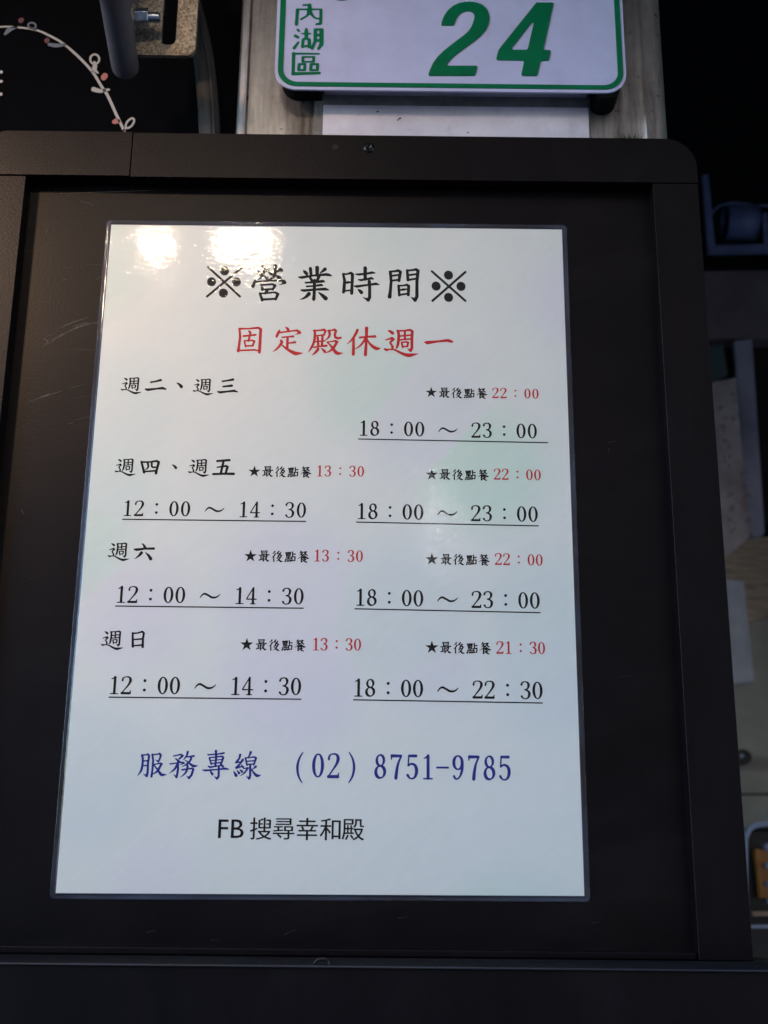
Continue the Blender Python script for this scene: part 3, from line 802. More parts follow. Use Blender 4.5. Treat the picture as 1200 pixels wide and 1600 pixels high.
SANS = json.loads('''{"F":[[[440,682],[76,682],[76,0],[174,0],[174,317],[440,317],[440,405],[174,405],[174,594],[440,594]],[[2,8,1],[8,0,1],[8,9,0],[2,7,8],[2,4,7],[4,6,7],[4,5,6],[2,3,4]]],"B":[[[75,0],[309,0],[446,29],[520,97],[543,182],[523,265],[467,326],[379,360],[379,362],[438,397],[472,445],[483,508],[461,591],[393,656],[273,682],[75,682],[173,594],[263,594],[334,581],[371,546],[382,499],[366,438],[318,402],[238,390],[173,390],[173,302],[291,302],[376,288],[426,251],[442,196],[430,145],[385,105],[296,88],[173,88]],[[0,16,15],[16,14,15],[16,13,14],[16,17,13],[17,12,13],[0,24,16],[18,12,17],[18,11,12],[19,11,18],[20,11,19],[20,10,11],[21,10,20],[21,9,10],[22,9,21],[23,9,22],[23,8,9],[0,25,24],[25,23,24],[25,8,23],[25,7,8],[25,6,7],[25,26,6],[26,5,6],[0,33,25],[27,5,26],[28,5,27],[28,4,5],[29,4,28],[30,4,29],[30,3,4],[31,3,30],[32,3,31],[32,2,3],[0,32,33],[0,2,32],[0,1,2]]],"搜":[[[166,840],[166,638],[46,638],[46,568],[166,568],[166,354],[39,309],[59,238],[166,279],[166,13],[164,3],[159,-2],[150,-3],[131,-4],[101,-4],[64,-3],[73,-27],[81,-53],[85,-75],[137,-74],[176,-70],[205,-61],[224,-45],[234,-21],[237,13],[237,306],[349,350],[336,418],[237,380],[237,568],[339,568],[339,638],[237,638],[237,840],[379,290],[379,226],[424,226],[416,223],[463,159],[519,103],[584,53],[495,21],[401,-4],[304,-20],[317,-39],[329,-61],[338,-82],[448,-60],[553,-29],[651,12],[734,-25],[822,-55],[917,-78],[930,-57],[945,-35],[962,-16],[877,1],[796,24],[721,52],[798,112],[862,185],[911,271],[866,293],[853,290],[683,290],[683,387],[915,387],[915,758],[723,758],[723,696],[847,696],[847,602],[727,602],[727,545],[847,545],[847,449],[683,449],[683,841],[614,841],[614,449],[457,449],[457,544],[566,544],[566,602],[457,602],[457,694],[509,711],[560,731],[607,754],[553,804],[508,778],[451,754],[392,732],[392,387],[614,387],[614,290],[809,226],[766,173],[713,126],[652,87],[590,128],[536,174],[491,226]],[[79,77,78],[79,76,77],[1,33,0],[1,32,33],[90,88,89],[91,88,90],[69,67,68],[69,70,67],[70,66,67],[91,87,88],[92,87,91],[93,85,92],[85,87,92],[85,86,87],[71,66,70],[93,84,85],[3,1,2],[3,32,1],[3,31,32],[3,30,31],[93,81,84],[81,83,84],[81,82,83],[73,71,72],[73,74,71],[74,66,71],[4,30,3],[5,29,4],[29,30,4],[5,28,29],[75,66,74],[93,80,81],[93,79,80],[93,76,79],[93,75,76],[93,66,75],[28,26,27],[94,66,93],[95,65,94],[65,66,94],[95,64,65],[5,26,28],[6,26,5],[6,25,26],[7,8,6],[8,25,6],[8,24,25],[63,61,62],[35,95,34],[35,64,95],[35,63,64],[35,61,63],[9,24,8],[35,36,61],[36,102,61],[102,96,61],[96,60,61],[37,102,36],[37,101,102],[97,60,96],[38,101,37],[97,59,60],[38,100,101],[98,59,97],[39,100,38],[39,99,100],[99,59,98],[99,58,59],[40,99,39],[40,58,99],[41,58,40],[41,57,58],[41,56,57],[42,49,41],[49,56,41],[10,24,9],[10,23,24],[42,48,49],[50,56,49],[11,23,10],[50,55,56],[12,23,11],[16,14,15],[13,23,12],[43,48,42],[16,13,14],[16,23,13],[50,54,55],[44,48,43],[16,22,23],[51,54,50],[17,22,16],[44,47,48],[51,53,54],[45,47,44],[17,21,22],[18,21,17],[52,53,51],[45,46,47],[18,20,21],[18,19,20]]],"尋":[[[187,687],[187,636],[747,636],[747,576],[157,576],[157,522],[821,522],[821,800],[162,800],[162,746],[747,746],[747,687],[591,418],[821,418],[821,320],[591,320],[213,102],[273,62],[329,18],[371,-24],[425,25],[385,63],[332,103],[275,139],[673,139],[673,4],[671,-7],[665,-13],[652,-15],[622,-15],[572,-15],[509,-14],[519,-35],[528,-58],[534,-80],[609,-80],[666,-77],[706,-69],[731,-55],[743,-32],[747,2],[747,139],[955,139],[955,203],[747,203],[747,267],[895,267],[895,471],[520,471],[520,267],[673,267],[673,203],[46,203],[46,139],[255,139],[66,305],[72,244],[191,254],[327,264],[472,276],[472,333],[302,320],[302,415],[451,415],[451,471],[86,471],[86,415],[231,415],[231,315]],[[66,64,65],[66,63,64],[49,12,48],[12,47,48],[12,13,47],[13,46,47],[49,15,12],[14,46,13],[67,63,66],[68,62,67],[62,63,67],[68,61,62],[61,59,60],[68,59,61],[49,14,15],[49,46,14],[55,59,68],[56,57,55],[57,59,55],[57,58,59],[50,46,49],[51,45,50],[45,46,50],[51,44,45],[53,51,52],[53,44,51],[53,43,44],[53,42,43],[54,42,53],[16,23,54],[23,42,54],[16,22,23],[24,42,23],[25,41,24],[41,42,24],[25,40,41],[16,21,22],[17,21,16],[17,20,21],[18,20,17],[18,19,20],[26,40,25],[26,39,40],[27,39,26],[28,39,27],[32,30,31],[29,39,28],[32,29,30],[32,39,29],[32,38,39],[33,38,32],[33,37,38],[34,37,33],[34,36,37],[34,35,36],[9,7,8],[9,10,7],[10,6,7],[11,6,10],[1,11,0],[1,2,11],[2,6,11],[3,6,2],[5,3,4],[5,6,3]]],"幸":[[[130,341],[130,274],[458,274],[458,157],[76,157],[76,90],[458,90],[458,-81],[536,-81],[536,90],[924,90],[924,157],[536,157],[536,274],[877,274],[877,341],[696,341],[720,380],[745,422],[769,464],[689,486],[670,439],[646,388],[620,341],[321,341],[374,358],[359,397],[337,443],[312,486],[954,486],[954,553],[536,553],[536,666],[849,666],[849,733],[536,733],[536,839],[458,839],[458,733],[154,733],[154,666],[458,666],[458,553],[49,553],[49,486],[308,486],[240,466],[262,424],[283,381],[297,341]],[[38,36,37],[38,35,36],[40,38,39],[40,35,38],[40,34,35],[40,33,34],[41,33,40],[42,32,41],[32,33,41],[42,31,32],[44,42,43],[44,31,42],[44,30,31],[44,29,30],[45,29,44],[46,28,45],[28,29,45],[46,27,28],[21,19,20],[47,27,46],[21,18,19],[47,26,27],[22,18,21],[48,26,47],[22,17,18],[48,25,26],[23,17,22],[49,25,48],[23,16,17],[49,24,25],[1,49,0],[1,24,49],[1,23,24],[1,16,23],[1,15,16],[1,14,15],[2,14,1],[3,13,2],[13,14,2],[3,12,13],[5,3,4],[5,12,3],[5,11,12],[5,10,11],[6,10,5],[7,9,6],[9,10,6],[7,8,9]]],"和":[[[439,831],[331,797],[198,769],[60,747],[68,728],[76,706],[81,687],[135,694],[191,702],[247,711],[247,544],[50,544],[50,474],[228,474],[172,347],[102,228],[26,134],[40,112],[55,88],[67,64],[132,147],[193,251],[247,366],[247,-78],[321,-78],[321,363],[367,302],[411,241],[443,192],[489,254],[443,310],[376,388],[321,449],[321,474],[496,474],[496,544],[321,544],[321,726],[382,740],[439,755],[489,772],[531,747],[531,-35],[604,-35],[604,47],[827,47],[827,-28],[903,-28],[903,747],[604,119],[604,675],[827,675],[827,119]],[[42,50,41],[50,48,41],[50,51,48],[51,47,48],[42,49,50],[52,47,51],[42,44,49],[44,52,49],[44,45,52],[45,47,52],[42,43,44],[46,47,45],[1,40,0],[2,40,1],[2,39,40],[3,39,2],[3,38,39],[4,38,3],[4,37,38],[5,37,4],[5,9,37],[9,36,37],[5,8,9],[10,36,9],[6,8,5],[6,7,8],[12,10,11],[12,36,10],[12,35,36],[12,34,35],[13,34,12],[14,33,13],[33,34,13],[14,32,33],[14,22,32],[22,31,32],[22,25,31],[25,30,31],[14,21,22],[23,25,22],[23,24,25],[26,30,25],[15,21,14],[26,29,30],[27,29,26],[27,28,29],[15,20,21],[16,20,15],[16,17,20],[17,18,20],[18,19,20]]],"殿":[[[249,148],[224,82],[192,20],[155,-33],[174,-44],[194,-57],[210,-70],[249,-11],[285,59],[313,132],[371,131],[405,81],[436,28],[457,-20],[517,8],[494,54],[463,105],[427,154],[155,245],[155,183],[528,183],[528,245],[444,245],[444,374],[504,374],[504,435],[444,435],[444,547],[388,547],[388,435],[300,435],[300,547],[245,547],[245,435],[165,435],[165,374],[245,374],[245,245],[300,374],[388,374],[388,245],[300,245],[97,802],[97,454],[93,301],[72,138],[23,-11],[42,-21],[63,-35],[80,-50],[134,111],[158,290],[163,455],[163,572],[510,572],[510,802],[163,743],[441,743],[441,632],[163,632],[835,344],[806,271],[770,206],[727,148],[685,207],[651,273],[623,344],[527,412],[527,344],[566,344],[558,342],[591,252],[631,171],[680,99],[621,51],[555,12],[486,-18],[501,-36],[515,-59],[526,-79],[597,-46],[665,-4],[727,46],[785,-4],[850,-46],[922,-79],[935,-58],[951,-36],[968,-17],[896,12],[832,50],[775,97],[835,181],[884,282],[919,398],[875,415],[863,412],[588,800],[588,661],[583,603],[560,546],[508,495],[521,478],[535,456],[545,435],[613,502],[645,580],[653,659],[653,733],[788,733],[788,567],[794,511],[816,480],[862,470],[878,470],[900,470],[917,470],[933,470],[948,472],[961,475],[959,494],[957,515],[956,535],[943,532],[929,531],[917,530],[902,530],[882,530],[868,530],[859,533],[855,544],[854,565],[854,800]],[[43,56,42],[56,55,42],[56,57,55],[57,54,55],[98,108,97],[108,132,97],[108,109,132],[109,131,132],[43,59,56],[58,54,57],[98,107,108],[110,131,109],[99,107,98],[99,106,107],[43,53,59],[53,58,59],[53,54,58],[100,106,99],[100,105,106],[43,52,53],[111,131,110],[111,130,131],[33,31,32],[33,30,31],[29,27,28],[29,26,27],[101,105,100],[111,129,130],[123,121,122],[111,128,129],[124,121,123],[125,121,124],[111,127,128],[111,126,127],[111,125,126],[111,121,125],[111,120,121],[112,120,111],[101,102,105],[102,103,105],[103,104,105],[112,119,120],[113,119,112],[113,118,119],[113,117,118],[113,116,117],[114,116,113],[115,116,114],[43,51,52],[44,51,43],[35,33,34],[35,30,33],[35,29,30],[35,26,29],[35,25,26],[35,24,25],[96,94,95],[68,96,67],[68,94,96],[68,69,94],[69,66,94],[66,60,94],[60,93,94],[36,24,35],[37,38,36],[38,24,36],[37,41,38],[39,24,38],[40,23,39],[23,24,39],[40,22,23],[70,66,69],[70,65,66],[61,93,60],[71,65,70],[45,51,44],[45,50,51],[61,92,93],[71,64,65],[62,92,61],[72,64,71],[19,37,18],[19,41,37],[19,40,41],[19,22,40],[19,21,22],[19,20,21],[72,63,64],[63,92,62],[63,91,92],[73,63,72],[10,16,17],[1,9,0],[73,91,63],[46,50,45],[1,8,9],[11,16,10],[46,47,50],[47,48,50],[48,49,50],[11,15,16],[74,91,73],[74,90,91],[2,8,1],[12,15,11],[2,7,8],[12,14,15],[75,82,74],[82,90,74],[82,89,90],[75,81,82],[83,89,82],[13,14,12],[3,7,2],[83,88,89],[76,81,75],[84,88,83],[76,80,81],[3,4,7],[4,5,7],[5,6,7],[84,87,88],[77,80,76],[84,86,87],[78,80,77],[78,79,80],[85,86,84]]]}''')


class Print:
    def __init__(s):
        s.v, s.f = [], []

    def add(s, P, f, c, k=1.0, kx=1.0):
        n = sum(len(a) for a in s.v)
        s.v.append(np.column_stack([P[:, 0] * k * kx + c[0], P[:, 1] * k + c[1]]))
        s.f.extend([tuple(i + n for i in q) for q in f])

    def build(s, name, m, parent, y, **k):
        V = np.vstack(s.v)
        return mesh(name, np.column_stack([V[:, 0], np.full(len(V), y), V[:, 1]]), s.f, m, parent, **k)


PY = 0.0                            # board panel plane
Y_PAPER = -0.00080
Y_INK = -0.00086


def pc(px, py):
    q = U(px, py, Y_INK)
    return np.array([q[0], q[2]])


def mpp(px, py):
    return abs(U(px + 10, py, Y_INK)[0] - U(px - 10, py, Y_INK)[0]) / 20


# ================================================================== THE SIGN BOARD
board = thing('sign_board', 'black framed board with rounded top corners, carrying the laminated opening hours sheet', 'sign board')
XI0, XI1, ZI1 = -0.2038, 0.2078, 0.2386
XO0, XO1, ZO1 = -0.2385, 0.2378, 0.2718
ZL = -0.2425
YF = -0.012
bp = M['black_paint']
# recessed panel with slightly worn face
box('panel', XI0 - 0.004, XI1 + 0.004, PY, PY + 0.006, ZL - 0.0, ZI1 + 0.004, M['black_panel'], board)
# the top rail is two lengths butted together, with a hairline joint
XS = float(U(206, 235, YF)[0])
prism('top_rail', rrect(XS + 0.0002, XO1, ZI1, ZO1, (0, 0, 0.021, 0.0), 10), YF, 0.026, bp, board, bv=0.00045)
prism('top_rail', rrect(XO0, XS - 0.0002, ZI1 + 0.0004, ZO1 + 0.0005, (0, 0, 0.0, 0.021), 10), YF - 0.0003, 0.026, bp, board, bv=0.00045)
box('side_rail', XO0 + 0.0006, XI0, YF + 0.0004, 0.026, ZL + 0.0004, ZI1 + 0.0001, bp, board, bv=0.00045)
box('side_rail', XI1, XO1 - 0.0002, YF + 0.0004, 0.026, ZL + 0.0004, ZI1 - 0.0003, bp, board, bv=0.00045)
# thin inner strip along the foot of the panel and the projecting lower box
box('foot_strip', XI0 + 0.0004, XI1 - 0.0004, -0.0085, -0.0003, ZL + 0.0004, ZL + 0.0042, bp, board, bv=0.0006)
box('lower_box', -0.36, 0.40, -0.075, 0.026, -0.46, ZL, bp, board, bv=0.0016)


M['worn'] = mat('worn_dusty_paint', (0.020, 0.018, 0.021), 0.55, noise=(30, 0.5, (0.3, 1, 1)))
M['dusty'] = mat('dusty_ledge', (0.006, 0.005, 0.006), 0.9, spec=0.08, noise=(25, 0.6, (0.5, 1, 1)))
box('worn_edge', -0.36, 0.40, -0.0762, -0.0748, ZL - 0.0007, ZL + 0.0003, M['worn'], board, bv=0.0006)
box('ledge_top', -0.36, 0.40, -0.0747, -0.0125, ZL - 0.001, ZL + 0.0002, M['dusty'], board)


def screw(name, px, py, y, r):
    c = U(px, py, y)
    bm = bmesh.new()
    prof = [(r * 1.0, 0.0), (r * 0.96, -0.0006), (r * 0.62, -0.00125), (r * 0.5, -0.0013), (r * 0.46, -0.0004), (0.0001, -0.0002)]
    rings = []
    for rr, yy in prof:
        rings.append([bm.verts.new((c[0] + rr * math.cos(2 * math.pi * i / 20), y + yy, c[2] + rr * math.sin(2 * math.pi * i / 20))) for i in range(20)])
    for a, b in zip(rings[:-1], rings[1:]):
        for i in range(20):
            bm.faces.new((a[i], a[(i + 1) % 20], b[(i + 1) % 20], b[i]))
    return from_bm(name, bm, M['screw'], board, smooth=True)


screw('screw', 576, 231, YF, 0.0038).__setitem__('label', 'round head screw in the middle of the top rail')
# empty screw hole beside it
c = U(524, 230, YF)
mesh('screw_hole', [(c[0] + 0.0021 * math.cos(2 * math.pi * i / 20), YF - 0.0003, c[2] + 0.0021 * math.sin(2 * math.pi * i / 20)) for i in range(20)], [tuple(range(20))], M['seam'], board)
# hook eye on the front lip of the lower box
cc = U(503, 1514, -0.066)
pts = [(cc[0] + 0.0038 * math.cos(t), -0.066 + 0.0012 * math.sin(t * 0.5), ZL + 0.0001 + 0.0026 * math.sin(t)) for t in np.linspace(0, math.pi, 12)]
tube('staple', pts, 0.0007, M['screw'], board, n=8)

# scratches and scuffs on the panel and frame (worn into the paint)
sc = Print()


def scratch(pts, wpx):
    n = len(pts)
    P = spline(np.array(pts, float), 5) if n > 2 else np.array(pts, float)
    A = []
    for i, p in enumerate(P):
        t = i / max(1, len(P) - 1)
        A.append([p[0], p[1], wpx * (0.35 + 0.65 * math.sin(math.pi * min(1, max(0.05, t)))) / 2])
    v, f = contour([np.array(A)], 0.22)
    if not f:
        return
    q = UV(v, -0.00012)
    sc.add(q[:, [0, 2]], f, (0, 0))


def z8(l):
    return [(x / 3.3333, 220 + y / 3.3333) for x, y in l]


for l, wd in [([(310, 275), (500, 268), (800, 258)], 0.9), ([(220, 1075), (300, 1025), (400, 975), (520, 940)], 1.5), ([(228, 1062), (250, 1045), (232, 1030), (275, 1000)], 1.1),
              ([(250, 1040), (340, 1000), (440, 955), (515, 950)], 0.9), ([(300, 980), (380, 945), (460, 920)], 1.2), ([(380, 968), (450, 945)], 1.8), ([(370, 1085), (500, 1090)], 0.8),
              ([(130, 1365), (250, 1325), (330, 1300)], 1.0), ([(360, 1290), (450, 1265)], 1.2), ([(355, 1475), (380, 1468)], 1.4), ([(390, 1455), (470, 1435)], 1.0), ([(240, 490), (248, 452)], 1.3),
              ([(450, 645), (530, 645)], 0.8), ([(500, 722), (530, 705)], 1.8), ([(150, 212), (165, 208), (185, 222)], 2.2), ([(330, 725), (340, 723)], 1.8), ([(250, 300), (254, 303)], 1.5),
              ([(355, 288), (368, 285)], 1.4), ([(110, 640), (100, 760)], 0.8), ([(138, 430), (130, 520)], 0.7), ([(210, 1335), (260, 1318)], 2.4), ([(380, 1340), (470, 1328)], 0.8)]:
    scratch(z8(l), wd)
for l, wd in [([(34, 798), (37, 803)], 2.0), ([(950, 700), (951, 706)], 1.0), ([(60, 470), (75, 473)], 1.0), ([(70, 525), (120, 519)], 0.8)]:
    scratch(l, wd)
for i in range(46):
    x, y = random.choice([(random.uniform(20, 150), random.uniform(300, 1300)), (random.uniform(900, 1040), random.uniform(320, 1450)), (random.uniform(100, 950), random.uniform(1425, 1490)), (random.uniform(60, 900), random.uniform(292, 335))])
    a = random.uniform(-0.5, 0.3)
    l = random.uniform(2, 26) if random.random() < 0.45 else random.uniform(0.5, 1.5)
    scratch([(x, y), (x + l * math.cos(a), y + l * math.sin(a))], random.uniform(0.5, 1.0))
sc.build('scratches', M['scratch'], board, -0.00012, kind='stuff')

# ================================================================== THE LAMINATED NOTICE
notice = thing('laminated_notice', 'laminated sheet with printed opening hours, stuck on the black board', 'notice')
corners = [UV([q], Y_PAPER)[0][[0, 2]] for q in ((87, 1395.5), (913, 1400), (878, 358.5), (174, 351))]
px0, px1 = corners[0][0], corners[1][0]
bm = bmesh.new()
fr = [bm.verts.new((c[0], Y_PAPER, c[1])) for c in corners]
bk = [bm.verts.new((c[0], Y_PAPER + 0.0002, c[1])) for c in corners]
bm.faces.new(fr)
bm.faces.new(bk[::-1])
for i in range(4):
    bm.faces.new((fr[i], bk[i], bk[(i + 1) % 4], fr[(i + 1) % 4]))
paper = from_bm('paper', bm, M['paper'], notice)


def ring(off, r, y, n=6):
    """rounded outline outside (off > 0) or inside the paper edge"""
    c = np.array(corners)
    ctr = c.mean(0)
    out = []
    ang = (180, 270, 0, 90)
    sg = ((-1, -1), (1, -1), (1, 1), (-1, 1))
    for k in range(4):
        q = c[k] + np.array(sg[k]) * off - np.array(sg[k]) * r
        for i in range(n + 1):
            a = R(ang[k] + 90 * i / n)
            out.append((q[0] + r * math.cos(a), y, q[1] + r * math.sin(a)))
    return out


rings = [ring(0.0034, 0.0028, -0.0002), ring(0.0033, 0.0028, -0.0009), ring(0.0029, 0.0026, -0.0011), ring(0.0022, 0.0020, -0.0009), ring(0.0009, 0.0009, -0.0008), ring(0.0004, 0.0005, -0.0011),
         ring(-0.0002, 0.0003, -0.00145)]
n = len(rings[0])


def strip(rs):
    v_ = [v for r_ in rs for v in r_]
    f_ = []
    for k in range(len(rs) - 1):
        for i in range(n):
            f_.append((k * n + i, k * n + (i + 1) % n, (k + 1) * n + (i + 1) % n, (k + 1) * n + i))
    return v_, f_


v_, f_ = strip(rings)
mesh('sealed_margin', v_, f_, M['margin'], notice, smooth=True)
v_, f_ = strip([rings[-1], ring(-0.0012, 0.0003, -0.00138)])
f_.append(tuple(range(n, 2 * n)))
mesh('laminate_film', v_, f_, M['film'], notice)


def line_at(chars_abs, name, ink, **k):
    """characters at their traced places"""
    p = Print()
    for ch in chars_abs:
        P, f, sz, c = glyph(ch)
        p.add(P, f, c)
    return p.build(name, ink, paper, Y_INK, **k)


K, RED, BLU = M['ink_black'], M['ink_red'], M['ink_blue']
# heading
p = Print()
for ch in '※營業時間':
    P, f, sz, c = glyph(ch)
    p.add(P, f, c)
P, f, sz, c = glyph('※')
p.add(P, f, pc(701.2, 447.2))
p.build('heading_text', K, paper, Y_INK)
line_at('固定殿休週一', 'closing_day_text', RED)


def days(items, name='day_text'):
    p = Print()
    for ch, cx, cy, wpx in items:
        P, f, sz, c = glyph(ch)
        kk = 1.0 if wpx is None else wpx * mpp(cx, cy) / sz[0]
        p.add(P, f, c if wpx is None else pc(cx, cy), kk)
    p.build(name, K, paper, Y_INK)


days([('週', 205.5, 602.5, 33), ('二', 0, 0, None), ('、', 0, 0, None), ('週', 317.6, 604.5, 32.5), ('三', 0, 0, None)])
days([('週', 196.3, 730, 33.6), ('四', 0, 0, None), ('、', 272.8, 729.3, 8.6), ('週', 311, 731, 34), ('五', 0, 0, None)])
days([('週', 186, 862, 34.5), ('六', 0, 0, None)])
days([('週', 176, 1000.3, 35.5), ('日', 0, 0, None)])


def cells(s):
    pos, x = [], 0.0
    for ch in s:
        wd = 2.0 if ch in '：～' else 1.0
        pos.append(x + wd / 2)
        x += wd
    return pos


def number_line(s, x0, y0, x1, y1, hpx, ink, name, under=None):
    pos = cells(s)
    a, b = pc(x0, y0), pc(x1, y1)
    k = hpx * mpp((x0 + x1) / 2, (y0 + y1) / 2) * 1.02
    p = Print()
    for ch, q in zip(s, pos):
        if ch == ' ':
            continue
        t = (q - pos[0]) / (pos[-1] - pos[0])
        P, f = digit(ch)
        p.add(P, f, a + (b - a) * t, k)
    if under:
        u0, u1 = pc(*under[0]), pc(*under[1])
        h = 0.00038
        p.add(np.array([(u0[0], u0[1] - h), (u1[0], u1[1] - h), (u1[0], u1[1] + h), (u0[0], u0[1] + h)]), [(0, 1, 2, 3)], (0, 0))
    return p.build(name, ink, paper, Y_INK)


HR = 'opening_hours_text'
number_line('18：00 ～ 23：00', 568, 668.9, 831.7, 673.6, 24.7, K, HR, ((559.7, 685.9), (856.5, 691.7)))
number_line('12：00 ～ 14：30', 199.4, 794, 470.9, 797, 25, K, HR, ((190.8, 811.3), (478.4, 814.7)))
number_line('18：00 ～ 23：00', 564.8, 798.6, 832.9, 803.4, 25.5, K, HR, ((556.5, 815.7), (841.7, 821.7)))
number_line('12：00 ～ 14：30', 189.2, 928.7, 466.8, 931.7, 26.4, K, HR, ((180, 946.9), (474.5, 950.3)))
number_line('18：00 ～ 23：00', 562.8, 933.2, 835.6, 938.3, 26.6, K, HR, ((553.8, 951.2), (844.5, 957.3)))
number_line('12：00 ～ 14：30', 178.7, 1070.5, 462.5, 1072.5, 27.7, K, HR, ((169.7, 1089.3), (470.8, 1092.5)))
number_line('18：00 ～ 22：30', 559.8, 1074.4, 839.8, 1078.8, 27.6, K, HR, ((551.8, 1093.4), (848, 1098.4)))


def last_order(star, zui, can, cy, d0, d1, hpx, s):
    p = Print()
    P, f = digit('★')
    p.add(P, f, pc(*star), 20.0 * mpp(*star) * hpx / 17.7)
    P, f, sz, c = glyph('最後點餐')
    a, b = pc(zui, cy - 0.3), pc(can, cy + 0.3)
    k = (b[0] - a[0]) / sz[0] * (107.0 / 84.0)
    p.add(P, f, (a + b) / 2 + np.array([0.0, 0.0]), k)
    p.build('last_order_text', K, paper, Y_INK)
    number_line(s, d0[0], d0[1], d1[0], d1[1], hpx, RED, 'last_order_time')


last_order((673.8, 613.3), 694, 753.6, 614.3, (774.1, 613.8), (836.6, 615.3), 17.0, '22：00')
last_order((397.4, 736.9), 418, 478.6, 737.4, (499.5, 735.8), (563.7, 736.5), 17.7, '13：30')
last_order((674.7, 741.6), 694.9, 755.8, 742, (776.9, 740.7), (839.8, 742.1), 17.8, '22：00')
last_order((391.4, 869), 412.4, 475, 869.6, (495.5, 868), (561.6, 868.9), 18.6, '13：30')
last_order((674.8, 873.9), 696.8, 757.3, 874.6, (778.7, 873.4), (842.5, 875), 18.5, '22：00')
last_order((385.5, 1007.2), 408, 469.7, 1008.2, (493.4, 1006.5), (558.6, 1007.1), 19.3, '13：30')
last_order((674.8, 1011.6), 696.2, 759.2, 1012.6, (781.2, 1011.6), (846.1, 1012.6), 19.3, '21：30')

# phone line
p = Print()
for ch in '服務專線':
    P, f, sz, c = glyph(ch)
    p.add(P, f, c)
for ch, x, y in [('（', 467.5, 1197.5), ('0', 497, 1196), ('2', 521.3, 1196.3), ('）', 550.5, 1197.5), ('8', 594.2, 1197.5), ('7', 619.3, 1197.8), ('5', 644.3, 1198.2), ('1', 668.2, 1198.4),
                 ('-', 691.5, 1197.0), ('9', 716, 1199), ('7', 740.6, 1199.4), ('8', 764.6, 1199.7), ('5', 788.8, 1200)]:
    P, f = digit(ch)
    p.add(P, f, pc(x, y), 38.3 * mpp(x, y), 0.86 if ch not in '（）' else 0.9)
p.build('phone_text', BLU, paper, Y_INK)

# search line, sans serif
p = Print()
for ch, cx, cy, em in [('F', 348.8, 1295, 41.3), ('B', 371, 1295, 41.3), ('搜', 407.7, 1294.8, 36.5), ('尋', 443.3, 1295.2, 36.5), ('幸', 480, 1295.4, 36.5), ('和', 516, 1295.8, 36.5), ('殿', 551.6, 1296.5, 36.5)]:
    v, f = SANS[ch]
    v = np.array(v, float) / 1000
    ctr = (v.max(0) + v.min(0)) / 2
    p.add(v - ctr, f, pc(cx, cy), em * mpp(cx, cy))
so_ = p.build('search_text', K, paper, Y_INK)
# the face is a medium weight: widen the strokes a little by a second impression
V = np.vstack(p.v)
n_ = len(V)
me = so_.data
me.clear_geometry()
d_ = 0.00011
me.from_pydata([(a - d_, Y_INK, b) for a, b in V] + [(a + d_, Y_INK - 0.00001, b + d_ * 0.5) for a, b in V], [], p.f + [tuple(i + n_ for i in q) for q in p.f])
me.update()

# ================================================================== HOUSE NUMBER PLATE
YP = 0.008
YS = 0.030                          # front face of the steel post
plate = thing('house_number_plate', 'white enamel plate with green border and green number 24, fixed to the steel post', 'number plate')
pl, pr, pb = float(U(429.3, 105, YP)[0]), float(U(978.5, 115, YP)[0]), float(U(700, 142.3, YP)[2])
pt = pb + 0.150
# a dished pressed plate: rim, raised green band, field
prism('plate_body', rrect(pl, pr, pb, pt, 0.0155, 10), YP, YP + 0.0016, M['white_enamel'], plate, bv=0.0006)
prism('green_border', rrect(pl + 0.0022, pr - 0.0022, pb + 0.0024, pt - 0.0022, 0.0136, 12), YP - 0.0006, YP + 0.0003, M['green'], plate,
      holes=[rrect(pl + 0.0059, pr - 0.0059, pb + 0.0058, pt - 0.0058, 0.0106, 12)[::-1]], bv=0.0002)


def solid_print(chs, name, ink, parent, y, dep):
    for ch in chs:
        (ox, oy, sz), wd, s = G[ch]
        k = sz / 120.0
        cs = []
        for A in parse(s, wd):
            A = A.copy()
            A[:, 0] = ox + A[:, 0] * k
            A[:, 1] = oy + A[:, 1] * k
            A[:, 2] *= k
            cs.append(A)
        v, f = contour(cs, 0.4)
        q = UV(v, y)
        mesh(name, q, f, ink, parent)


solid_print('內湖區', 'district_character', M['green'], plate, YP - 0.00025, 0.0003)


def zp(l):
    return [tuple(U(660 + x / 0.54545, y / 0.54545, YP)[[0, 2]]) for x, y in l]


two = [(16, 21.5), (16.6, 18.5), (18.6, 13.5), (22, 8.8), (26, 5.4), (31, 3), (36, 2), (41, 1.8), (46, 2.4), (51, 4.4), (54.6, 7.6), (56.6, 11.5), (57.2, 16), (56.2, 21), (53.6, 26.5), (49, 31.5),
       (44, 35.6), (38, 40), (31, 45), (25.5, 49.6), (22, 53.6), (21, 55.4), (22.2, 56.4), (46, 56.4), (46.9, 57.4), (44.9, 64), (43.6, 64.9), (6, 64.9), (5.1, 63.6), (6.4, 59.8), (9, 54), (13, 48.6), (18.6, 43.2),
       (26, 37.4), (34, 31.4), (39, 27.2), (42, 22.6), (44, 17), (44.4, 13.6), (43.4, 11.3), (41, 10), (37.6, 9.8), (34, 11), (31, 13.2), (28.8, 16.4), (27.4, 20.8), (26.6, 22.1), (17, 22.1)]
four = [(97, 2.6), (110.8, 2.6), (111.7, 3.6), (103.2, 41.5), (104, 42.8), (108.4, 43), (109.2, 44), (107.6, 51.2), (106.6, 52), (101.4, 52.2), (100.4, 53), (98, 64), (97, 65), (85.4, 65), (84.3, 63.8), (86.4, 53), (85.8, 52),
        (64, 51.6), (62.9, 50.2), (64.6, 43.4), (66.2, 41)]
fh = [(94.8, 20), (94, 19.3), (92.6, 20.2), (76.2, 41.2), (76.8, 42.8), (88.6, 42.8), (89.8, 41.8)]
prism('digit', zp(two), YP - 0.0007, YP + 0.0003, M['green'], plate, bv=0.00012)
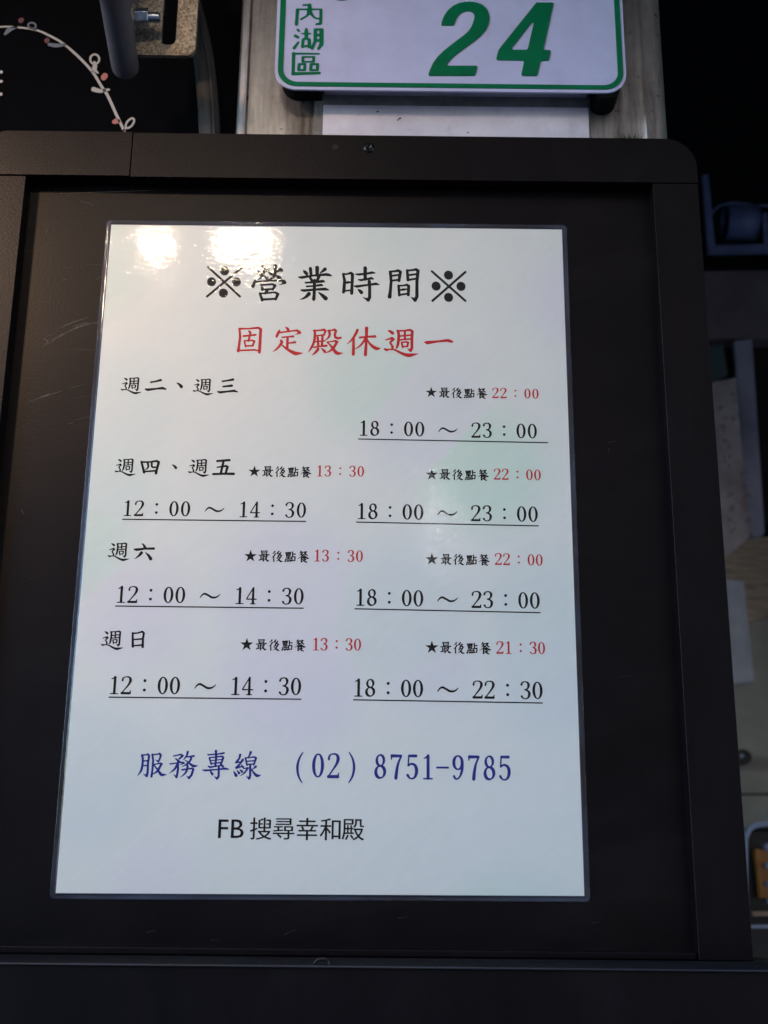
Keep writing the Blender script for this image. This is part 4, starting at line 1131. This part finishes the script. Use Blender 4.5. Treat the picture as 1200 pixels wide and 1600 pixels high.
prism('digit', zp(four), YP - 0.0007, YP + 0.0003, M['green'], plate, holes=[zp(fh)], bv=0.00012)
# foot of the street-name lettering that reaches down into the picture
v, f = contour([spline(np.array([(517, -13, 2.5), (522, -4.5, 2.6), (533, -1.2, 2.3), (545, -4.0, 2.6), (550, -12, 2.5)]), 5)], 0.5)
mesh('street_character', UV(v, YP - 0.00025), f, M['green'], plate)
# black solids standing in for the plate's shadow behind its lower corners
M['block'] = mat('plate_shadow_black', (0.004, 0.004, 0.005), 0.9, spec=0.1)
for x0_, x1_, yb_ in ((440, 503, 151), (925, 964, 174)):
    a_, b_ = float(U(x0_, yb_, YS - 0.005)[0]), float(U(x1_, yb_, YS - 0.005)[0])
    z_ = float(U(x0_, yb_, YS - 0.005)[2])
    prism('plate_shadow_block', rrect(a_, b_, z_, z_ + 0.03, (0.006, 0.010, 0.0, 0.0), 8) if x0_ > 900 else rrect(a_, b_, z_, z_ + 0.03, (0.012, 0.0, 0.0, 0.0), 8), YP + 0.0018, YS - 0.0006, M['block'], plate)
# two spacers that hold the plate off the post
for sx in (pl + 0.045, pr - 0.045):
    tube('spacer', [(sx, YP + 0.001, pb + 0.1), (sx, 0.0296, pb + 0.1)], 0.005, M['screw'], plate, n=12)

# older plates left on the post below it
YS = 0.030
bl0, bl1 = float(U(505, 185, YS)[0]), float(U(920, 185, YS)[0])
o = thing('old_backing', 'strip of grey adhesive residue left on the steel post between the two blank plates', 'adhesive')
za, zb = float(U(700, 215, YS)[2]) - 0.02, float(U(700, 148, YS)[2])
xa = float(U(490, 185, YS)[0])
prism('residue_patch', [(xa, za), (xa + 0.001, za + 0.012), (xa - 0.0004, za + 0.024), (xa + 0.0006, zb - 0.005), (xa + 0.003, zb), (bl1 + 0.001, zb - 0.001), (bl1 + 0.0014, zb - 0.014), (bl1 + 0.0004, za + 0.012), (bl1 + 0.001, za)][::-1], YS - 0.0006, YS + 0.0002, M['residue'], o)
lo = box('blank_plate', bl0, bl1 - 0.0004, YS - 0.0022, YS - 0.0005, za - 0.03, float(U(700, 168.5, YS)[2]), M['white_plate'], None, bv=0.0004,
         label='blank white plate with dark specks, standing just above the board frame', cat='plate')
up = box('blank_plate', bl0 + 0.0002, bl1 - 0.0012, YS - 0.0040, YS - 0.0005, float(U(700, 151.5, YS)[2]), float(U(700, 148, YS)[2]) + 0.10, M['white_plate'], None, bv=0.0004,
         label='blank white plate mostly hidden behind the house number plate, only its lower edge showing', cat='plate')
# specks of dirt on the lower blank plate
pr_ = Print()
for x, y, r in [(590, 174.5, 1.6), (625, 185, 1.8), (622, 187.5, 1.3), (731, 207, 1.3), (560, 180, .6), (660, 196, .5), (800, 190, .6), (850, 179, .7), (700, 182, .5), (640, 203, .8)]:
    ch_ = [np.array([(x - r, y + 0.4 * r, r * 0.45), (x, y - 0.3 * r, r * 0.6), (x + r * 1.2, y + 0.1 * r, r * 0.35)])]
    v, f = contour(ch_, 0.3)
    pr_.add(UV(v, YS - 0.0024)[:, [0, 2]], f, (0, 0))
sp = pr_.build('dirt_specks', M['seam'], lo, YS - 0.0024, kind='stuff')

# ================================================================== STEEL POST
post = thing('steel_post', 'galvanised steel post with rolled edges behind the house number plate', 'post')
cx0, cx1 = -0.0738, 0.2325
prof = []


def arc(cx, cy, r, a0, a1, n=8):
    return [(cx + r * math.cos(R(a0 + (a1 - a0) * i / n)), cy + r * math.sin(R(a0 + (a1 - a0) * i / n))) for i in range(n + 1)]


# plan section: U channel with a rolled left lip and a broad right radius
sec = [(cx0, 0.12)] + arc(cx0 + 0.0035, YS - 0.001 + 0.0035, 0.0035, 180, 270) + [(cx0 + 0.0050, YS - 0.0012)] + arc(cx0 + 0.0062, YS - 0.0008, 0.0011, 235, 350, 6) + [(cx0 + 0.0080, YS - 0.0002), (cx0 + 0.0095, YS), (cx1 - 0.030, YS)] \
    + [(cx1 - 0.019, YS + 0.0004), (cx1 - 0.0165, YS - 0.0012), (cx1 - 0.0140, YS - 0.0004)] + arc(cx1 - 0.009, YS + 0.009, 0.009, 275, 360, 8) + [(cx1, 0.12)]
vs, fs = [], []
zs = np.linspace(-0.6, 1.2, 25)
for z in zs:
    for (a, b) in sec:
        vs.append((a, b, z))
m_ = len(sec)
for i in range(len(zs) - 1):
    for j in range(m_ - 1):
        fs.append((i * m_ + j, i * m_ + j + 1, (i + 1) * m_ + j + 1, (i + 1) * m_ + j))
o = mesh('post_shell', vs, fs, M['galv'], post, smooth=True)
o.modifiers.new('es', 'EDGE_SPLIT').split_angle = R(40)

# tuft of moss on the post, just above the board
bm = bmesh.new()
mc = U(985, 212, YS - 0.001)
for i in range(60):
    a = random.uniform(-0.9, 0.9)
    l = random.uniform(0.003, 0.009)
    bx = mc[0] + random.uniform(-0.007, 0.006)
    by = mc[1] - random.uniform(0.0, 0.003)
    d = Vector((math.sin(a), random.uniform(-0.4, 0.0), math.cos(a))) * l
    b = Vector((bx, by, mc[2] - 0.006))
    s = Vector((0.0004, 0, 0))
    bm.faces.new([bm.verts.new(b - s), bm.verts.new(b + s), bm.verts.new(b + d)])
from_bm('moss_tuft', bm, M['moss'], None, label='small green moss tuft at the foot of the post, right above the board', cat='moss', kind='stuff')

# ================================================================== BRACKET, BOLT, ARM AND HOSE
YB = 0.02
br = thing('steel_bracket', 'slotted zinc steel bracket with a bolt through its bent flange', 'bracket')


def X(px, py, y):
    q = U(px, py, y)
    return float(q[0])


def Zp(px, py, y):
    return float(U(px, py, y)[2])


bx0, bx1 = X(212, 60, YB), X(306, 60, YB)
bz = Zp(260, 86, YB)
prism('bracket_plate', rrect(bx0, bx1, bz, bz + 0.085, (0.002, 0.006, 0.006, 0.002)), YB, YB + 0.0035, M['galv_rough'], br,
      holes=[rrect(X(253, 40, YB), X(276, 40, YB), Zp(265, 70, YB), bz + 0.07, 0.0042)[::-1]], bv=0.0008)
# flange bent forward from the left edge
fl = [(YB + 0.003, bz), (YB + 0.003, bz + 0.085), (YB - 0.040, bz + 0.085), (YB - 0.040, bz + 0.018), (YB - 0.034, bz + 0.008), (YB - 0.022, bz)]
vs = [(bx0 - 0.003, a, b) for a, b in fl] + [(bx0 + 0.0003, a, b) for a, b in fl]
nn = len(fl)
fs = [tuple(range(nn))[::-1], tuple(range(nn, 2 * nn))] + [(i, (i + 1) % nn, (i + 1) % nn + nn, i + nn) for i in range(nn)]
bevel(mesh('flange', vs, fs, M['grey_bar'], br), 0.0008)
bc = U(222, 27, YB - 0.014)


def hexa(name, x0, x1, c, r, mt, parent, n=6, rot=30, bvw=0.0004):
    vs = []
    for xx in (x0, x1):
        for i in range(n):
            a = R(360 / n * i + rot)
            vs.append((xx, c[1] + r * math.cos(a), c[2] + r * math.sin(a)))
    fs = [tuple(range(n))[::-1], tuple(range(n, 2 * n))] + [(i, (i + 1) % n, (i + 1) % n + n, i + n) for i in range(n)]
    return bevel(mesh(name, vs, fs, mt, parent), bvw)


bolt = hexa('bolt_shank', bx0 - 0.001, bc[0] + 0.0125, bc, 0.0032, M['nut'], br, n=20, bvw=0.0003)
for i in range(6):
    xx = bc[0] + 0.0055 + i * 0.0011
    hexa('thread', xx, xx + 0.0005, bc, 0.0038, M['nut'], bolt, n=20, bvw=0.0001)
hexa('washer', bx0 + 0.0004, bx0 + 0.0018, bc, 0.0088, M['galv_rough'], br, n=28)
hexa('nut', bx0 + 0.0019, bc[0] + 0.0048, bc, 0.0064, M['nut'], br, rot=0)

# painted arm hanging down in front of the dark window
a0, a1 = U(172, -40, -0.075), U(197, 112, 0.028)
arm = thing('metal_rod', 'rounded blue grey metal rod hanging beside the zinc bracket', 'metal rod')
A0, A1 = Vector(a0), Vector(a1)
dr = (A1 - A0)
pts, rd = [], []
for t in [0, 0.3, 0.6, 0.85, 0.93]:
    pts.append(A0 + dr * t)
    rd.append(0.0093 + 0.0004 * t)
for i in range(1, 8):
    q = i / 7 * math.pi / 2
    pts.append(A0 + dr * 0.93 + dr.normalized() * 0.0065 * math.sin(q))
    rd.append(max(0.0001, 0.0097 * math.cos(q) ** 0.55))
tube('rod_shaft', pts, rd, M['grey_bar'], arm, n=24)

# clear drain hose
hp = [(280, -60), (292, -20), (301, 15), (310, 50), (318, 92), (324, 147), (327.5, 207), (329, 260), (329, 330)]
hose = thing('plastic_hose', 'smoky clear plastic hose curving down between the bracket and the steel post', 'hose')
tube('hose_wall', [U(x, y, 0.05) for x, y in spline(np.array(hp, float), 6)], 0.0079, M['clear'], hose, n=28)
tube('hose_ridge', [U(x + 7.5, y, 0.042) + np.array([0, -0.0008, 0]) for x, y in spline(np.array(hp, float), 6)], 0.0011, M['clear'], hose, n=8)

# ================================================================== DARK SHOP WINDOW WITH VINE DECAL
YW = 0.075
win = thing('shop_window', 'dark shop window glass with a white vine drawn on it, left of the post', 'window')
prism('glass', [(-1.4, -1.2), (-0.078, -1.2), (-0.078, 1.3), (-1.4, 1.3)], YW, YW + 0.006, M['glass_dark'], win)


def decal(name, lists, mt, parent=None):
    cs = []
    for l in lists:
        A = np.array(l, float)
        if len(A) > 2:
            A = spline(A, 6)
        A[:, 2] /= 2
        cs.append(A)
    v, f = contour(cs, 0.45)
    return mesh(name, UV(v, YW - 0.0002), f, mt, parent or win)


def loop(cx, cy, rx, ry, rot, wd, n=16):
    out = []
    for i in range(n + 1):
        a = 2 * math.pi * i / n
        x, y = rx * math.cos(a), ry * math.sin(a)
        c_, s_ = math.cos(R(rot)), math.sin(R(rot))
        out.append((cx + x * c_ - y * s_, cy + x * s_ + y * c_, wd))
    return out


vine = decal('vine_stem', [[(-60, 62, 2.5), (-30, 48, 2.5), (0, 42, 2.6), (25, 42.5, 2.8), (55, 46.5, 3.0), (78, 56, 3.4), (100, 69, 3.6), (125, 91, 4.0), (145, 113, 4.2), (158, 134, 4.4), (168, 149, 4.6), (180, 175, 4.4), (193, 203, 4.2), (203, 232, 4.0)]], M['decal'])
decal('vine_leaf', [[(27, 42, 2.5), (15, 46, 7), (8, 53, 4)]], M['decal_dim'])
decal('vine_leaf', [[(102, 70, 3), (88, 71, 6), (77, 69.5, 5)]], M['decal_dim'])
decal('vine_leaf', [[(166, 141, 3), (156, 142, 6), (146, 139.5, 7)], [(158, 142, 5), (170, 140, 3.5)]], M['decal'])
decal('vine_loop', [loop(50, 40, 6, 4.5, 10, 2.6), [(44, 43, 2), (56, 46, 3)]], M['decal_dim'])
decal('vine_loop', [loop(148, 92.5, 7, 7.5, 0, 3.2), [(147.5, 97, 3.5), (150, 105, 4), (144, 112, 3)], [(148, 100, 3), (147, 107, 6), (153, 114, 2.5)]], M['decal'])
decal('vine_loop', [loop(203, 192.5, 9, 4.6, -52, 3.2), [(196, 200, 3), (193, 204, 3.5)]], M['decal'])
decal('berry', [[(162, 121, 9), (164, 118.5, 9)]], M['berry'])
decal('berry', [[(178, 190.5, 6), (181, 189.5, 8), (185, 189.5, 6)]], M['berry'])
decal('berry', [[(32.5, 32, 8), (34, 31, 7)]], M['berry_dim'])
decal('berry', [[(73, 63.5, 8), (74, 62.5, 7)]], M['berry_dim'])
decal('lettering', [[(-6, 112.5, 4), (2, 112.5, 5)], [(-8, 127.5, 4), (2, 127, 4.5)], [(-6, 147.5, 4), (1.5, 147, 5)]], M['decal'])

# ================================================================== WHAT SHOWS TO THE RIGHT OF THE BOARD
YR = 1.85
KR = (YR + 0.716) / (0.45 + 0.716)
M['blue_plastic'] = mat('pale_blue_plastic', (0.22, 0.28, 0.50), 0.35, noise=(20, 0.3))
M['rail'] = mat('blue_grey_rail', (0.30, 0.36, 0.60), 0.4, noise=(12, 0.3))
M['fascia'] = mat('grey_fascia', (0.26, 0.21, 0.21), 0.7, noise=(9, 0.25))
M['post_blue'] = mat('pale_blue_column', (0.62, 0.62, 0.80), 0.5, noise=(3, 0.5))
M['leaflet'] = mat('pinkish_leaflet', (0.80, 0.62, 0.58), 0.7, noise=(7, 0.45))
M['spots'] = mat('faded_print', (0.42, 0.29, 0.30), 0.8, noise=(60, 0.4))
M['greenish'] = mat('dull_green_card', (0.09, 0.15, 0.14), 0.8, noise=(20, 0.3))
M['wood'] = mat('brown_wood', (0.55, 0.42, 0.30), 0.6, noise=(20, 0.45, (1, 1, 6)))
M['darkwood'] = mat('dark_wood', (0.018, 0.012, 0.010), 0.6, noise=(20, 0.5, (6, 1, 1)))
M['counter'] = mat('grey_counter', (0.50, 0.45, 0.39), 0.6, noise=(8, 0.25))
M['orange'] = mat('orange_tin', (0.50, 0.19, 0.035), 0.4, noise=(30, 0.25))
M['pale_dot'] = mat('pale_blue_bead', (0.42, 0.50, 0.72), 0.35)
M['black_rubber'] = mat('black_rubber', (0.012, 0.012, 0.013), 0.4)


def pz(l, y):
    return [tuple(U(a, b, y)[[0, 2]]) for a, b in l]


def slab(name, l, y, t, mt, parent=None, bv=0.0015, **k):
    return prism(name, pz(l, y), y, y + t, mt, parent, bv=bv, **k)


# glass-fronted holder with a pale roll inside
hd = thing('wall_holder', 'pale blue metal rack holding a rounded roll, at the upper right edge', 'rack')
slab('rail', [(1097, 272), (1107, 272), (1118, 388), (1106, 388)], YR - 0.02, 0.01, M['rail'], hd)
slab('rail', [(1108, 383), (1300, 378), (1300, 386), (1110, 390)], YR - 0.02, 0.03, M['rail'], hd)
slab('rail', [(1192, 332), (1199, 332), (1202, 380), (1194, 381)], YR - 0.02, 0.006, M['rail'], hd, bv=0.0008)
tube('hoop', [U(x, y, YR - 0.01) for x, y in spline(np.array([(1110, 338), (1118, 327), (1130, 320), (1150, 317), (1180, 321), (1215, 321), (1290, 318)], float), 5)], 0.0013 * KR, M['rail'], hd, n=8)
q0, q1 = U(1133, 347, YR + 0.02), U(1182, 347, YR + 0.02)
rr_ = abs(Zp(1150, 322, YR) - Zp(1150, 372, YR)) / 2
tube('roll', [q0 + (q1 - q0) * t for t in (0, 0.04, 0.96, 1)], [rr_ * 0.9, rr_, rr_, rr_ * 0.9], M['blue_plastic'], hd, n=28)
# fascia beam
slab('fascia_beam', [(1080, 424), (1500, 416), (1500, 528), (1080, 530)], YR + 0.06, 0.05, M['fascia'], None, label='plain grey beam crossing behind the board at upper right', cat='beam')
# leaflet hanging beside two pale posts
lf = thing('hanging_leaflet', 'pinkish leaflet printed with rows of faint characters, right beside the board frame', 'leaflet')
slab('sheet', [(1080, 605), (1150, 590), (1172, 838), (1108, 895), (1080, 900)], YR, 0.002, M['leaflet'], lf, bv=0)
sv = Print()
for r_ in range(8):
    for c_ in range(2):
        if random.random() < 0.15:
            continue
        x = 1127 + c_ * 19 + r_ * 3.0 + random.uniform(-2, 2)
        y = 636 + r_ * 27 - c_ * 9 + random.uniform(-4, 4)
        st_ = []
        for q in range(4):
            a_, b_ = random.uniform(-4.5, 4.5), random.uniform(-9, 9)
            st_.append(np.array([(x + a_, y + b_, 1.2), (x + a_ + random.uniform(-5, 5), y + b_ + random.uniform(-5, 5), 1.6)]))
        v, f = contour(st_, 0.7)
        sv.add(UV(v, YR - 0.0006)[:, [0, 2]], f, (0, 0))
sv.build('faded_print', M['spots'], lf, YR - 0.0006, kind='stuff')
slab('green_card', [(1080, 545), (1130, 538), (1138, 585), (1118, 600), (1080, 612)], YR + 0.01, 0.003, M['greenish'], None, label='small dull green card above the pink leaflet', cat='card')
bpst = slab('pale_post', [(1146, 532), (1176, 528), (1196, 832), (1190, 838), (1176, 838), (1168, 828)], YR + 0.025, 0.03, M['post_blue'], None, bv=0.006, label='pale blue post with a rounded foot behind the pink leaflet', cat='post')
slab('pale_board', [(1120, 902), (1163, 905), (1180, 1066), (1130, 1072)], YR + 0.02, 0.03, M['post_blue'], None, bv=0.006, label='pale blue upright board below the leaflet, beside the black frame', cat='board')
slab('wood_cupboard', [(1168, 534), (1500, 528), (1500, 800), (1192, 820)], YR + 0.12, 0.2, M['darkwood'], None, label='dark wooden cupboard front behind the pale blue post', cat='cupboard')
slab('wooden_shelf', [(1100, 848), (1500, 810), (1500, 905), (1110, 985)], YR + 0.14, 0.15, M['wood'], None, label='brown wooden shelf board below the dark cupboard', cat='shelf')
ctr = thing('shop_counter', 'grey brown shop counter with a darker plinth, behind the board at lower right', 'counter')
slab('counter_front', [(1100, 930), (1500, 880), (1500, 1238), (1100, 1240)], YR + 0.15, 0.1, M['counter'], ctr)
slab('counter_base', [(1100, 1243), (1500, 1241), (1500, 1292), (1100, 1292)], YR + 0.145, 0.1, M['counter'], ctr)
k_ = thing('black_knob', 'small oval black knob with a pale dot on the counter front', 'knob')
kc = [tuple(U(1160 + 15 * math.cos(a), 1183 + 12.5 * math.sin(a), YR + 0.05)[[0, 2]]) for a in np.linspace(0, 2 * math.pi, 24, endpoint=False)]
prism('knob_body', kc, YR + 0.05, YR + 0.145, M['black_rubber'], k_, bv=0.002)
kc = [tuple(U(1159 + 3.2 * math.cos(a), 1181 + 3.4 * math.sin(a), YR + 0.049)[[0, 2]]) for a in np.linspace(0, 2 * math.pi, 12, endpoint=False)]
prism('knob_dot', kc, YR + 0.048, YR + 0.052, M['pale_dot'], k_)  # pale disc on the knob face
# tray with pale rim, orange tin and beads
tr_ = thing('rimmed_tray', 'dark tray with a pale blue rounded rim at the lower right edge', 'tray')
YT = 1.30
out_ = [(1162, 1450), (1162, 1305), (1166, 1293), (1176, 1286), (1190, 1283), (1480, 1278), (1480, 1450)]
in_ = [(1166, 1445), (1166, 1312), (1171, 1299), (1181, 1293), (1194, 1291), (1470, 1287), (1470, 1445)]
prism('tray_rim', pz(out_, YT), YT - 0.01, YT + 0.01, M['pale_dot'], tr_, holes=[pz(in_, YT)[::-1]])
slab('tray_back', [(1160, 1300), (1480, 1290), (1480, 1640), (1186, 1640)], YT + 0.06, 0.004, M['black_rubber'], tr_, bv=0)
slab('tray_edge', [(1176, 1424), (1480, 1420), (1480, 1428), (1178, 1432)], YT + 0.02, 0.01, M['wood'], tr_, bv=0.0005)
tin = slab('orange_tin', [(1181, 1326), (1300, 1322), (1306, 1400), (1190, 1404)], YT + 0.03, 0.02, M['orange'], None, bv=0.002, label='orange box standing in the dark tray at the right edge', cat='box')
for i, (x, y, r) in enumerate([(1197, 1323, 6.5), (1197.5, 1352, 5), (1199, 1381, 4.8), (1201, 1408, 5), (1194, 1275, 2.4)]):
    q = U(x, y, YT + 0.015)
    bm = bmesh.new()
    bmesh.ops.create_uvsphere(bm, u_segments=14, v_segments=9, radius=r * (YT + 0.716) / 1900)
    for v_ in bm.verts:
        v_.co += Vector(q)
    from_bm('pale_bead', bm, M['pale_dot'], None, smooth=True, label=['topmost pale bead over the corner of the orange box', 'upper middle pale bead in front of the orange box', 'lower middle pale bead in front of the orange box', 'lowest pale bead just below the orange box', 'tiny pale bead above the tray rim'][i], cat='bead', group='pale beads hanging by the orange box')

# ================================================================== SURROUNDINGS: room behind, pavement in front
db = M['dark_bg']
box('back_wall', -3, 3, 2.4, 2.5, -1.6, 1.6, db, None, kind='structure')
box('side_wall', -3.1, -3.0, 0.1, 2.5, -1.6, 1.6, db, None, kind='structure')
box('side_wall', 3.0, 3.1, 0.1, 2.5, -1.6, 1.6, db, None, kind='structure')
box('ceiling', -3.1, 3.1, 0.1, 2.5, 1.6, 1.7, db, None, kind='structure')
box('floor', -3.1, 3.1, 0.1, 2.5, -1.7, -1.6, db, None, kind='structure')
box('upper_wall', -3.1, 3.1, 0.13, 0.2, 0.62, 3.2, db, None, kind='structure')
box('shade_canopy', -3.5, 3.5, -0.36, 0.12, 0.60, 0.64, db, None, label='dark canopy added out of view to shade the board', cat='shade_canopy')  # unseen, added to shade the plate and darken reflections
ba = thing('building_across', 'dark building across the street with one lit window, behind the viewer', 'building')
box('wall', -8, 25, -17, -9, -1.55, 13.0, db, ba)
M['lit'] = mat('lit_window', (0.8, 0.8, 0.8), 0.5)
M['lit'].node_tree.nodes['Principled BSDF'].inputs['Emission Color'].default_value = (0.8, 0.9, 1.0, 1)
M['lit'].node_tree.nodes['Principled BSDF'].inputs['Emission Strength'].default_value = 0.22
box('window', 0.42, 0.54, -9.0, -8.97, 2.40, 2.85, M['lit'], ba)
box('pavement', -30, 30, -40, 0.1, -1.75, -1.55, M['asphalt'], None, kind='structure')
